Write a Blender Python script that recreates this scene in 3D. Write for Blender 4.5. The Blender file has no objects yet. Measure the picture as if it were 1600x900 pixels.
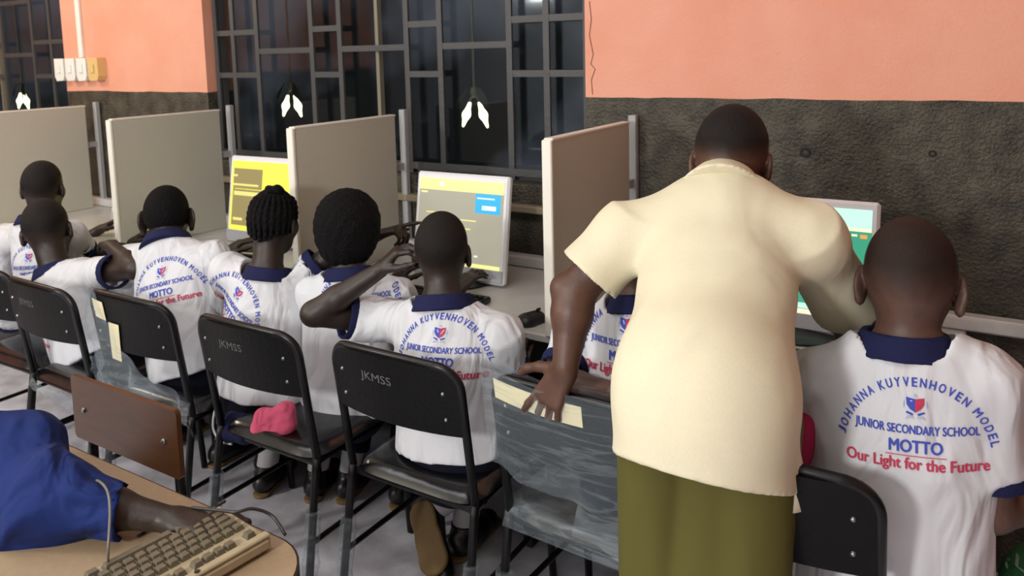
import bpy, math, random
import numpy as np
from mathutils import Vector, Matrix
from mathutils.bvhtree import BVHTree

random.seed(7)
scn = bpy.context.scene
col = scn.collection
PI = math.pi

# ------------------------------------------------------------------ camera
F, Y0, YAW, PIT, ROL = 1231.72, 221.31, .5573, .115, -.0237
CAM = np.array([1.0894, -2.5943, 1.575])
def _axes():
    cy, sy, cp, sp, cr, sr = (math.cos(YAW), math.sin(YAW), math.cos(PIT), math.sin(PIT), math.cos(ROL), math.sin(ROL))
    fwd = np.array([-sy, cy, 0.]); right = np.array([cy, sy, 0.]); up = np.array([0, 0, 1.])
    f2 = fwd*cp - up*sp; u2 = up*cp + fwd*sp
    return right*cr + u2*sr, u2*cr - right*sr, f2
RR, UU, FF = _axes()
def at(px, py, x=None, y=None, z=None, d=None):
    """the point of the place seen at a photograph pixel on a known plane"""
    v = FF + RR*(px-800)/F - UU*(py-Y0)/F
    if y is not None: t = (y-CAM[1])/v[1]
    elif x is not None: t = (x-CAM[0])/v[0]
    elif z is not None: t = (z-CAM[2])/v[2]
    else: t = d
    return CAM + v*t
cd = bpy.data.cameras.new('camera')
cam = bpy.data.objects.new('camera', cd); col.objects.link(cam)
cd.sensor_width = 36; cd.lens = F/1600*36
cd.shift_y = (Y0-450)/1600
m = Matrix(((RR[0], UU[0], -FF[0], CAM[0]), (RR[1], UU[1], -FF[1], CAM[1]), (RR[2], UU[2], -FF[2], CAM[2]), (0, 0, 0, 1)))
cam.matrix_world = m
cd.clip_start = .05
cd.dof.use_dof = True; cd.dof.focus_distance = 1.75; cd.dof.aperture_fstop = 5.6
scn.camera = cam

# ------------------------------------------------------------------ view, world, lights
vs = scn.view_settings
vs.view_transform = 'Standard'; vs.look = 'None'; vs.gamma = 1; vs.use_curve_mapping = False
vs.exposure = 0.62
scn.cycles.use_denoising = True
scn.cycles.max_bounces = 6
scn.cycles.sample_clamp_indirect = 4
w = bpy.data.worlds.new('night'); scn.world = w; w.use_nodes = True
nt = w.node_tree
bg = nt.nodes['Background']
tc = nt.nodes.new('ShaderNodeTexCoord'); nz = nt.nodes.new('ShaderNodeTexNoise'); nz.inputs['Scale'].default_value = 5; nz.inputs['Detail'].default_value = 4
cr = nt.nodes.new('ShaderNodeValToRGB')
cr.color_ramp.elements[0].position = .45; cr.color_ramp.elements[0].color = (.006, .0065, .007, 1)
cr.color_ramp.elements[1].position = .72; cr.color_ramp.elements[1].color = (.10, .105, .13, 1)
nt.links.new(tc.outputs['Generated'], nz.inputs['Vector']); nt.links.new(nz.outputs['Fac'], cr.inputs['Fac']); nt.links.new(cr.outputs['Color'], bg.inputs['Color'])
bg.inputs['Strength'].default_value = .8

def lamp(name, loc, watts, radius, colr, kind='POINT', rot=None, size=None):
    l = bpy.data.lights.new(name, kind); l.energy = watts; l.color = colr
    if kind == 'AREA':
        l.shape = 'RECTANGLE'; l.size, l.size_y = size
    else:
        l.shadow_soft_size = radius
    o = bpy.data.objects.new(name, l); col.objects.link(o); o.location = loc
    if rot: o.rotation_euler = rot
    return o
lamp('room_bulb', (.05, -3.75, 1.75), 112, .17, (1, .975, .935))
lamp('room_bulb', (-2.6, -3.6, 2.2), 95, .15, (1, .965, .90))
lamp('ceiling_fill', (-.8, -2.0, 2.93), 15, 0, (.96, .98, 1), 'AREA', (0, 0, 0), (3.2, .5))  # weak overhead fill light, added to lift the shade; no real tube
lamp('wall_bulb', (-3.6, -1.1, 2.2), 16, .08, (1, .86, .62))

def nrm(v):
    v = np.asarray(v, float); return v/(np.linalg.norm(v)+1e-12)
# ------------------------------------------------------------------ materials
def nodes_of(m):
    n = m.node_tree; return n, n.nodes['Principled BSDF']
MATS = {}
def mat(name, c, rough=.6, metal=0, bump=0, bscale=60, var=0, vscale=8, spec=.5, coat=0, emit=None, estr=0, stretch=None, sheen=0, bdist=.01, wrinkle=0):
    if name in MATS: return MATS[name]
    m = bpy.data.materials.new(name); m.use_nodes = True
    n, b = nodes_of(m)
    b.inputs['Base Color'].default_value = (*c, 1); b.inputs['Roughness'].default_value = rough
    b.inputs['Metallic'].default_value = metal; b.inputs['Specular IOR Level'].default_value = spec
    b.inputs['Coat Weight'].default_value = coat
    b.inputs['Sheen Weight'].default_value = sheen
    tc = n.nodes.new('ShaderNodeTexCoord'); mp = n.nodes.new('ShaderNodeMapping')
    if stretch: mp.inputs['Scale'].default_value = stretch
    n.links.new(tc.outputs['Object'], mp.inputs['Vector'])
    if var:
        t = n.nodes.new('ShaderNodeTexNoise'); t.inputs['Scale'].default_value = vscale; t.inputs['Detail'].default_value = 6
        n.links.new(mp.outputs['Vector'], t.inputs['Vector'])
        r = n.nodes.new('ShaderNodeValToRGB')
        r.color_ramp.elements[0].position = .3; r.color_ramp.elements[1].position = .7
        r.color_ramp.elements[0].color = (*[max(0, x*(1-var)) for x in c], 1)
        r.color_ramp.elements[1].color = (*[min(1, x*(1+var)) for x in c], 1)
        n.links.new(t.outputs['Fac'], r.inputs['Fac']); n.links.new(r.outputs['Color'], b.inputs['Base Color'])
    if bump:
        t = n.nodes.new('ShaderNodeTexNoise'); t.inputs['Scale'].default_value = bscale; t.inputs['Detail'].default_value = 5
        n.links.new(mp.outputs['Vector'], t.inputs['Vector'])
        bp = n.nodes.new('ShaderNodeBump'); bp.inputs['Strength'].default_value = bump; bp.inputs['Distance'].default_value = bdist
        if wrinkle: t.inputs['Distortion'].default_value = wrinkle; t.inputs['Roughness'].default_value = .35; t.inputs['Detail'].default_value = 2.5
        n.links.new(t.outputs['Fac'], bp.inputs['Height']); n.links.new(bp.outputs['Normal'], b.inputs['Normal'])
    if emit:
        b.inputs['Emission Color'].default_value = (*emit, 1); b.inputs['Emission Strength'].default_value = estr
    MATS[name] = m
    return m
white_cloth = mat('white_cloth', (.60, .61, .645), .85, bump=.7, bscale=10, stretch=(1, 1, .45), spec=.15, bdist=.045, wrinkle=1.2)
cream_cloth = mat('cream_cloth', (.64, .59, .43), .85, bump=.45, bscale=5, bdist=.04, wrinkle=1.0, stretch=(1, 1, .6), var=.03, vscale=300, spec=.2)
black_trouser = mat('black_navy_cloth', (.004, .005, .012), .85, bump=.3, bscale=30, spec=.15)
navy = mat('navy_cloth', (.010, .0125, .052), .85, bump=.3, bscale=40, spec=.2)
blueshirt = mat('royal_blue_cloth', (.004, .015, .095), .85, bump=.9, bscale=7, bdist=.06, wrinkle=1.4, spec=.25)
olive = mat('olive_cloth', (.085, .075, .018), .85, bump=.5, bscale=6, bdist=.04, wrinkle=1, stretch=(1, 1, .4), spec=.2)
pinkc = mat('pink_cloth', (.74, .12, .23), .8, bump=.8, bscale=14, bdist=.03, wrinkle=1.2, spec=.2)
crimson = mat('crimson_cloth', (.35, .02, .08), .8, spec=.2)
skin_dark = mat('skin_deep_brown', (.022, .0125, .0088), .5, var=.2, vscale=30, bump=.08, bscale=120)
skin_mid = mat('skin_brown', (.075, .032, .019), .5, var=.2, vscale=25, bump=.08, bscale=120)
skin_warm = mat('skin_warm_brown', (.085, .042, .030), .52, var=.2, vscale=25, bump=.08, bscale=120)
hair_short = mat('cropped_hair', (.0085, .0065, .006), .75, bump=.5, bscale=260, spec=.25)
hair_fade = mat('cropped_brown_hair', (.020, .0115, .0085), .7, bump=.4, bscale=260, spec=.25)
hair_black = mat('black_hair', (.004, .0035, .004), .85, bump=.9, bscale=130, spec=.15)
def add_fade(m):
    n, b = nodes_of(m); N = n.nodes.new; L = n.links.new
    out = [x for x in n.nodes if x.type == 'OUTPUT_MATERIAL'][0]
    at_ = N('ShaderNodeAttribute'); at_.attribute_name = 'fade'; tr = N('ShaderNodeBsdfTransparent'); mx = N('ShaderNodeMixShader')
    L(at_.outputs['Fac'], mx.inputs['Fac']); L(tr.outputs[0], mx.inputs[1]); L(b.outputs[0], mx.inputs[2]); L(mx.outputs[0], out.inputs['Surface'])
for m_ in (hair_short, hair_fade, hair_black): add_fade(m_)
def fade_attr(o, V, p, n, dist):
    f = np.clip(-((np.asarray(V)-np.asarray(p))@nrm(n))/dist, 0, 1); f = f*f*(3-2*f)
    a = o.data.attributes.new('fade', 'FLOAT', 'POINT'); a.data.foreach_set('value', f.astype(np.float32))
def full_attr(o):
    a = o.data.attributes.new('fade', 'FLOAT', 'POINT'); a.data.foreach_set('value', np.ones(len(o.data.vertices), np.float32))
eye_white = mat('eye_white', (.7, .68, .62), .3)
ink_blue = mat('blue_ink', (.06, .085, .44), .8, spec=.1)
ink_red = mat('red_ink', (.50, .05, .10), .8, spec=.1)
ink_pale = mat('pale_ink', (.42, .44, .62), .8, spec=.1)
black_pl = mat('black_vinyl', (.0025, .0025, .0028), .5, bump=.15, bscale=90, spec=.18)
black_seat = mat('black_seat_vinyl', (.004, .0045, .006), .2, bump=.08, bscale=30, spec=.6)
black_metal = mat('black_tube', (.003, .003, .0035), .35, spec=.35)
chrome = mat('steel', (.30, .30, .30), .35, metal=1)
panel_cloth = mat('partition_cloth', (.50, .485, .405), .9, bump=.25, bscale=500, var=.06, vscale=350, spec=.15)
trim_white = mat('ivory_edge', (.75, .72, .64), .5)
post_grey = mat('grey_post', (.35, .36, .37), .45)
desk_white = mat('desk_laminate', (.55, .54, .52), .35, var=.04)
trunk_white = mat('white_trunking', (.62, .61, .60), .4, var=.1, vscale=12)
dark_steel = mat('desk_frame_black', (.01, .01, .01), .5)
monitor_white = mat('monitor_bezel', (.80, .80, .84), .4)
monitor_grey = mat('monitor_chin', (.42, .42, .46), .4)
monitor_black = mat('monitor_back', (.012, .012, .013), .4)
beige_pl = mat('beige_keyboard', (.31, .26, .165), .45, var=.1, vscale=30)
key_grey = mat('keycap_taupe', (.105, .088, .058), .5, var=.15, vscale=60)
desk_beige = mat('beige_laminate', (.27, .195, .12), .5, var=.06, vscale=90)
black_edge = mat('black_edge_band', (.008, .008, .008), .35)
cable_m = mat('cable_black', (.012, .012, .012), .4)
cable_gr = mat('cable_grey', (.12, .115, .10), .4)
paper = mat('paper_label', (.72, .66, .42), .7)
bar_grey = mat('grille_iron', (.055, .056, .058), .5, bump=.2, bscale=60)
sole_tan = mat('tan_rubber_sole', (.23, .15, .06), .7, bump=.3, bscale=60)
shoe_black = mat('black_shoe', (.008, .008, .009), .35)
sock_white = mat('grey_sock', (.45, .45, .46), .9)
switch_white = mat('switch_white', (.80, .80, .76), .35)
switch_cream = mat('switch_yellowed', (.70, .48, .20), .45)
leaf_dark = mat('lamp_leaf', (.02, .018, .015), .4)
rod_brass = mat('lamp_stem', (.16, .14, .09), .4)
bulb_glow = mat('reflected_bulb', (1, .95, .7), .4, emit=(1, .92, .52), estr=3.2)  # bulbs mirrored in the window glass, made to glow by emission
green_sack = mat('green_woven_sack', (.03, .16, .06), .6, bump=.4, bscale=90)
sack_ink = mat('pale_green_ink', (.30, .42, .28), .7)
jk_ink = mat('grey_stencil', (.10, .10, .10), .7)

def clear_plastic():
    m = bpy.data.materials.new('clear_plastic_film'); m.use_nodes = True
    n = m.node_tree; n.nodes.clear(); L = n.links.new; N = n.nodes.new
    out = N('ShaderNodeOutputMaterial'); mx = N('ShaderNodeMixShader'); tr = N('ShaderNodeBsdfTransparent'); mx2 = N('ShaderNodeMixShader')
    gl = N('ShaderNodeBsdfGlossy'); gl.inputs['Roughness'].default_value = .34; gl.inputs['Color'].default_value = (.55, .62, .68, 1)
    df = N('ShaderNodeBsdfDiffuse'); df.inputs['Color'].default_value = (.42, .50, .54, 1)
    tc = N('ShaderNodeTexCoord'); mp = N('ShaderNodeMapping'); mp.inputs['Scale'].default_value = (1.6, 1.6, 15); mp.inputs['Rotation'].default_value = (.0, .25, .0)
    t = N('ShaderNodeTexNoise'); t.inputs['Scale'].default_value = 2.6; t.inputs['Detail'].default_value = 7; t.inputs['Distortion'].default_value = .5
    su = N('ShaderNodeMath'); su.operation = 'SUBTRACT'; su.inputs[1].default_value = .5
    ab = N('ShaderNodeMath'); ab.operation = 'ABSOLUTE'
    r = N('ShaderNodeMapRange'); r.inputs[1].default_value = 0; r.inputs[2].default_value = .05; r.inputs[3].default_value = .22; r.inputs[4].default_value = .09
    lw = N('ShaderNodeLayerWeight'); lw.inputs['Blend'].default_value = .25
    ma = N('ShaderNodeMath'); ma.operation = 'MULTIPLY_ADD'; ma.inputs[1].default_value = .35; ma.use_clamp = True
    bp = N('ShaderNodeBump'); bp.inputs['Strength'].default_value = .2; bp.inputs['Distance'].default_value = .01
    L(tc.outputs['Object'], mp.inputs['Vector']); L(mp.outputs['Vector'], t.inputs['Vector']); L(t.outputs['Fac'], su.inputs[0]); L(su.outputs[0], ab.inputs[0]); L(ab.outputs[0], r.inputs[0])
    L(lw.outputs['Facing'], ma.inputs[0]); L(r.outputs[0], ma.inputs[2])
    L(t.outputs['Fac'], bp.inputs['Height']); L(bp.outputs['Normal'], gl.inputs['Normal']); L(bp.outputs['Normal'], df.inputs['Normal'])
    mx2.inputs['Fac'].default_value = .55
    L(gl.outputs[0], mx2.inputs[1]); L(df.outputs[0], mx2.inputs[2])
    L(ma.outputs[0], mx.inputs['Fac']); L(tr.outputs[0], mx.inputs[1]); L(mx2.outputs[0], mx.inputs[2]); L(mx.outputs[0], out.inputs['Surface'])
    return m
plastic = clear_plastic()

def wall_paint():
    m = bpy.data.materials.new('two_tone_wall_paint'); m.use_nodes = True
    n, b = nodes_of(m); L = n.links.new
    g = n.nodes.new('ShaderNodeNewGeometry'); sx = n.nodes.new('ShaderNodeSeparateXYZ'); L(g.outputs['Position'], sx.inputs[0])
    t = n.nodes.new('ShaderNodeTexNoise'); t.inputs['Scale'].default_value = 3.5; L(g.outputs['Position'], t.inputs['Vector'])
    ma = n.nodes.new('ShaderNodeMath'); ma.operation = 'MULTIPLY_ADD'; ma.inputs[1].default_value = .022; L(t.outputs['Fac'], ma.inputs[0]); L(sx.outputs['Z'], ma.inputs[2])
    gt = n.nodes.new('ShaderNodeMath'); gt.operation = 'GREATER_THAN'; gt.inputs[1].default_value = 1.411; L(ma.outputs[0], gt.inputs[0])
    # salmon, mottled
    t2 = n.nodes.new('ShaderNodeTexNoise'); t2.inputs['Scale'].default_value = 2.6; t2.inputs['Detail'].default_value = 5; L(g.outputs['Position'], t2.inputs['Vector'])
    r2 = n.nodes.new('ShaderNodeValToRGB'); r2.color_ramp.elements[0].position = .3; r2.color_ramp.elements[1].position = .72
    r2.color_ramp.elements[0].color = (.74, .31, .20, 1); r2.color_ramp.elements[1].color = (.80, .395, .28, 1); L(t2.outputs['Fac'], r2.inputs['Fac'])
    t3 = n.nodes.new('ShaderNodeTexNoise'); t3.inputs['Scale'].default_value = 14; t3.inputs['Detail'].default_value = 8; L(g.outputs['Position'], t3.inputs['Vector'])
    r3 = n.nodes.new('ShaderNodeValToRGB'); r3.color_ramp.elements[0].position = .35; r3.color_ramp.elements[1].position = .7
    r3.color_ramp.elements[0].color = (.030, .0275, .0195, 1); r3.color_ramp.elements[1].color = (.092, .082, .058, 1); L(t3.outputs['Fac'], r3.inputs['Fac'])
    mx = n.nodes.new('ShaderNodeMix'); mx.data_type = 'RGBA'
    L(gt.outputs[0], mx.inputs['Factor']); L(r3.outputs['Color'], mx.inputs[6]); L(r2.outputs['Color'], mx.inputs[7]); L(mx.outputs[2], b.inputs['Base Color'])
    rr = n.nodes.new('ShaderNodeMapRange'); L(gt.outputs[0], rr.inputs[0]); rr.inputs[3].default_value = .33; rr.inputs[4].default_value = .7; L(rr.outputs[0], b.inputs['Roughness'])
    v = n.nodes.new('ShaderNodeTexNoise'); v.inputs['Scale'].default_value = 95; v.inputs['Detail'].default_value = 8; L(g.outputs['Position'], v.inputs['Vector'])
    rs = n.nodes.new('ShaderNodeMapRange'); L(gt.outputs[0], rs.inputs[0]); rs.inputs[3].default_value = .85; rs.inputs[4].default_value = .22
    bp = n.nodes.new('ShaderNodeBump'); bp.inputs['Distance'].default_value = .012; L(rs.outputs[0], bp.inputs['Strength']); L(v.outputs['Fac'], bp.inputs['Height']); L(bp.outputs['Normal'], b.inputs['Normal'])
    return m
paint = wall_paint()

def floor_mat():
    m = bpy.data.materials.new('pale_floor_covering'); m.use_nodes = True
    n, b = nodes_of(m); L = n.links.new
    g = n.nodes.new('ShaderNodeNewGeometry')
    v = n.nodes.new('ShaderNodeTexVoronoi'); v.inputs['Scale'].default_value = 14; v.feature = 'DISTANCE_TO_EDGE'; L(g.outputs['Position'], v.inputs['Vector'])
    t = n.nodes.new('ShaderNodeTexNoise'); t.inputs['Scale'].default_value = 9; t.inputs['Detail'].default_value = 6; L(g.outputs['Position'], t.inputs['Vector'])
    r = n.nodes.new('ShaderNodeValToRGB'); r.color_ramp.elements[0].position = .3; r.color_ramp.elements[1].position = .75
    r.color_ramp.elements[0].color = (.42, .42, .48, 1); r.color_ramp.elements[1].color = (.78, .78, .86, 1); L(t.outputs['Fac'], r.inputs['Fac']); L(r.outputs['Color'], b.inputs['Base Color'])
    b.inputs['Roughness'].default_value = .28
    bp = n.nodes.new('ShaderNodeBump'); bp.inputs['Strength'].default_value = .5; bp.inputs['Distance'].default_value = .01; L(t.outputs['Fac'], bp.inputs['Height']); L(bp.outputs['Normal'], b.inputs['Normal'])
    return m
floor_m = floor_mat()

def wood_mat():
    m = bpy.data.materials.new('varnished_plywood'); m.use_nodes = True
    n, b = nodes_of(m); L = n.links.new
    tc = n.nodes.new('ShaderNodeTexCoord'); mp = n.nodes.new('ShaderNodeMapping'); mp.inputs['Scale'].default_value = (5, 5, 30); L(tc.outputs['Object'], mp.inputs['Vector'])
    t = n.nodes.new('ShaderNodeTexNoise'); t.inputs['Scale'].default_value = 1.5; t.inputs['Detail'].default_value = 6; t.inputs['Distortion'].default_value = 1; L(mp.outputs['Vector'], t.inputs['Vector'])
    r = n.nodes.new('ShaderNodeValToRGB'); r.color_ramp.elements[0].color = (.030, .011, .0035, 1); r.color_ramp.elements[1].color = (.115, .040, .008, 1)
    L(t.outputs['Fac'], r.inputs['Fac']); L(r.outputs['Color'], b.inputs['Base Color']); b.inputs['Roughness'].default_value = .35
    return m
wood = wood_mat()

def glass_mat():
    m = bpy.data.materials.new('window_glass'); m.use_nodes = True
    n = m.node_tree; n.nodes.clear(); L = n.links.new
    out = n.nodes.new('ShaderNodeOutputMaterial'); mx = n.nodes.new('ShaderNodeMixShader')
    tr = n.nodes.new('ShaderNodeBsdfTransparent'); tr.inputs['Color'].default_value = (.80, .84, .84, 1)
    gl = n.nodes.new('ShaderNodeBsdfGlossy'); gl.inputs['Roughness'].default_value = .06; gl.inputs['Color'].default_value = (.8, .85, .9, 1)
    mx.inputs['Fac'].default_value = .035
    L(tr.outputs[0], mx.inputs[1]); L(gl.outputs[0], mx.inputs[2]); L(mx.outputs[0], out.inputs['Surface'])
    return m
glass = glass_mat()

# ------------------------------------------------------------------ object helpers
def link_mesh(name, verts, faces, material, parent=None, origin=(0, 0, 0), smooth=False, mats=None, mi=None):
    me = bpy.data.meshes.new(name)
    o0 = np.asarray(origin, float)
    v = np.asarray(verts, float) - o0
    me.from_pydata(v.tolist(), [], faces if isinstance(faces, list) else faces.tolist())
    me.update()
    for mm in (mats or [material]): me.materials.append(mm)
    if mi is not None: me.polygons.foreach_set('material_index', mi)
    if smooth: me.polygons.foreach_set('use_smooth', [True]*len(me.polygons))
    o = bpy.data.objects.new(name, me); col.objects.link(o)
    if parent is not None: o.parent = parent
    else: o.location = origin
    return o
def tag(o, label=None, cat=None, group=None, kind=None):
    if label: o['label'] = label
    if cat: o['category'] = cat
    if group: o['group'] = group
    if kind: o['kind'] = kind
    return o
def thing(name, label, cat, loc, rz=0, group=None):
    o = bpy.data.objects.new(name, None); col.objects.link(o)
    o.empty_display_size = .05
    o.location = loc; o.rotation_euler = (0, 0, rz)
    return tag(o, label, cat, group)
def copy_tree(o, parent=None):
    c = o.copy(); col.objects.link(c)
    if parent is not None: c.parent = parent
    for ch in list(o.children): copy_tree(ch, c)
    return c

class MB:
    """collects boxes, tubes and plates into one mesh"""
    def __init__(s): s.v = []; s.f = []; s.mi = []; s.cur = 0
    def add(s, vs, fs):
        n = len(s.v); s.v += [tuple(map(float, p)) for p in vs]
        for f in fs: s.f.append([i+n for i in f]); s.mi.append(s.cur)
    def box(s, c, size, rot=None, bev=0):
        hx, hy, hz = [x/2 for x in size]
        b = min(bev, hx*.9, hy*.9, hz*.9)
        if b <= 0:
            P = [(x, y, z) for z in (-hz, hz) for y in (-hy, hy) for x in (-hx, hx)]
            Fc = [(0, 2, 3, 1), (4, 5, 7, 6), (0, 1, 5, 4), (2, 6, 7, 3), (0, 4, 6, 2), (1, 3, 7, 5)]
        else:
            P = []; idx = {}
            for sx in (-1, 1):
                for sy in (-1, 1):
                    for sz in (-1, 1):
                        for a in range(3):
                            p = [sx*(hx-b), sy*(hy-b), sz*(hz-b)]; p[a] = (sx*hx, sy*hy, sz*hz)[a]
                            idx[(sx, sy, sz, a)] = len(P); P.append(tuple(p))
            Fc = []
            def q(*k): Fc.append([idx[i] for i in k])
            for t in (-1, 1):
                q((t, -1, -1, 0), (t, 1, -1, 0), (t, 1, 1, 0), (t, -1, 1, 0)); q((-1, t, -1, 1), (1, t, -1, 1), (1, t, 1, 1), (-1, t, 1, 1)); q((-1, -1, t, 2), (1, -1, t, 2), (1, 1, t, 2), (-1, 1, t, 2))
            for u in (-1, 1):
                for t in (-1, 1):
                    q((-1, u, t, 1), (1, u, t, 1), (1, u, t, 2), (-1, u, t, 2)); q((u, -1, t, 0), (u, 1, t, 0), (u, 1, t, 2), (u, -1, t, 2)); q((u, t, -1, 0), (u, t, 1, 0), (u, t, 1, 1), (u, t, -1, 1))
            for sx in (-1, 1):
                for sy in (-1, 1):
                    for sz in (-1, 1): q((sx, sy, sz, 0), (sx, sy, sz, 1), (sx, sy, sz, 2))
        R = rot if rot is not None else Matrix.Identity(3)
        s.add([R @ Vector(p) + Vector(c) for p in P], Fc); return s
    def tube(s, pts, r, n=10, closed=False):
        P = [np.array(p, float) for p in pts]; rs = r if isinstance(r, (list, tuple)) else [r]*len(P)
        base = len(s.v); prev = None; vs = []
        for i, p in enumerate(P):
            a = P[(i-1) % len(P)] if (i > 0 or closed) else p; b = P[(i+1) % len(P)] if (i < len(P)-1 or closed) else p
            t = b-a; t /= np.linalg.norm(t)+1e-9
            if prev is None:
                u = np.cross(t, (0, 0, 1)) if abs(t[2]) < .9 else np.cross(t, (1, 0, 0))
            else: u = prev - t*np.dot(prev, t)
            u /= np.linalg.norm(u)+1e-9; prev = u; vv = np.cross(t, u)
            vs += [p + rs[i]*(u*math.cos(2*PI*k/n)+vv*math.sin(2*PI*k/n)) for k in range(n)]
        fs = []
        m_ = len(P)
        for i in range(m_ if closed else m_-1):
            j = (i+1) % m_
            fs += [(i*n+k, i*n+(k+1) % n, j*n+(k+1) % n, j*n+k) for k in range(n)]
        if not closed: fs += [tuple(range(n))[::-1], tuple((m_-1)*n+k for k in range(n))]
        s.add(vs, fs); return s
    def plate(s, outline, th, M):
        """2-D outline in local xz extruded by th along local y, placed by the 4x4 M"""
        n = len(outline)
        vs = [M @ Vector((x, -th/2, z)) for x, z in outline] + [M @ Vector((x, th/2, z)) for x, z in outline]
        fs = [tuple(range(n)), tuple(range(2*n-1, n-1, -1))] + [(i, i+n, (i+1) % n+n, (i+1) % n) for i in range(n)]
        s.add(vs, fs); return s
    def grid(s, fn, nu, nv):
        vs = [fn(i/nu, j/nv) for j in range(nv+1) for i in range(nu+1)]
        fs = [(j*(nu+1)+i, j*(nu+1)+i+1, (j+1)*(nu+1)+i+1, (j+1)*(nu+1)+i) for j in range(nv) for i in range(nu)]
        s.add(vs, fs); return s
    def lathe(s, prof, c, n=20, R=None):
        R = R or Matrix.Identity(3); m_ = len(prof)
        vs = [Vector(c) + R @ Vector((r*math.cos(2*PI*k/n), r*math.sin(2*PI*k/n), z)) for r, z in prof for k in range(n)]
        fs = [(i*n+k, i*n+(k+1) % n, (i+1)*n+(k+1) % n, (i+1)*n+k) for i in range(m_-1) for k in range(n)] + [tuple(range(n))[::-1], tuple((m_-1)*n+k for k in range(n))]
        s.add(vs, fs); return s
    def build(s, name, material, parent=None, origin=(0, 0, 0), smooth=False, mats=None):
        return link_mesh(name, s.v, s.f, material, parent, origin, smooth, mats, s.mi if mats else None)
def rounded(w_, h_, r, n=6, corners=(1, 1, 1, 1)):
    pts = []
    for (cx, cz, a0, on) in ((w_/2-r, h_/2-r, 0, corners[0]), (-w_/2+r, h_/2-r, 90, corners[1]), (-w_/2+r, -h_/2+r, 180, corners[2]), (w_/2-r, -h_/2+r, 270, corners[3])):
        if on: pts += [(cx+r*math.cos(math.radians(a0+90*k/n)), cz+r*math.sin(math.radians(a0+90*k/n))) for k in range(n+1)]
        else: pts.append((cx+r*(1 if a0 in (0, 270) else -1), cz+r*(1 if a0 in (0, 90) else -1)))
    return pts
def frame4(o, ax, ay, az):
    return Matrix(((ax[0], ay[0], az[0], o[0]), (ax[1], ay[1], az[1], o[1]), (ax[2], ay[2], az[2], o[2]), (0, 0, 0, 1)))
def smooth_curve(pts, n=8):
    P = [np.array(p, float) for p in pts]; out = []
    for i in range(len(P)-1):
        p0 = P[max(i-1, 0)]; p1 = P[i]; p2 = P[i+1]; p3 = P[min(i+2, len(P)-1)]
        for k in range(n):
            t = k/n; out.append(.5*((2*p1)+(-p0+p2)*t+(2*p0-5*p1+4*p2-p3)*t*t+(-p0+3*p1-3*p2+p3)*t**3))
    return out+[P[-1]]

# ------------------------------------------------------------------ text
_tc = {}
def text_mesh(s, bold=.02):
    k = (s, bold)
    if k in _tc: return _tc[k]
    cu = bpy.data.curves.new('t', 'FONT'); cu.body = s; cu.size = 1; cu.resolution_u = 3
    o = bpy.data.objects.new('t', cu); col.objects.link(o)
    me = bpy.data.meshes.new_from_object(o.evaluated_get(bpy.context.evaluated_depsgraph_get()))
    v = np.array([x.co[:2] for x in me.vertices]) if len(me.vertices) else np.zeros((0, 2))
    f = [list(p.vertices) for p in me.polygons]
    bpy.data.objects.remove(o); bpy.data.curves.remove(cu); bpy.data.meshes.remove(me)
    if bold and len(v):
        n_ = len(v); v = np.concatenate([v+np.array([d, e]) for d, e in ((-bold, 0), (bold, 0), (0, bold*.6), (0, -bold*.6))]); f = [[i+j*n_ for i in q] for j in range(4) for q in f]
    _tc[k] = (v, f); return v, f
def text_rect(s, cx, cy, w_, h_, bold=.02):
    v, f = text_mesh(s, bold)
    lo, hi = v.min(0), v.max(0)
    return np.stack([(v[:, 0]-(lo[0]+hi[0])/2)/(hi[0]-lo[0])*w_+cx, (v[:, 1]-lo[1])/(hi[1]-lo[1])*h_+cy-h_/2], 1), f

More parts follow.
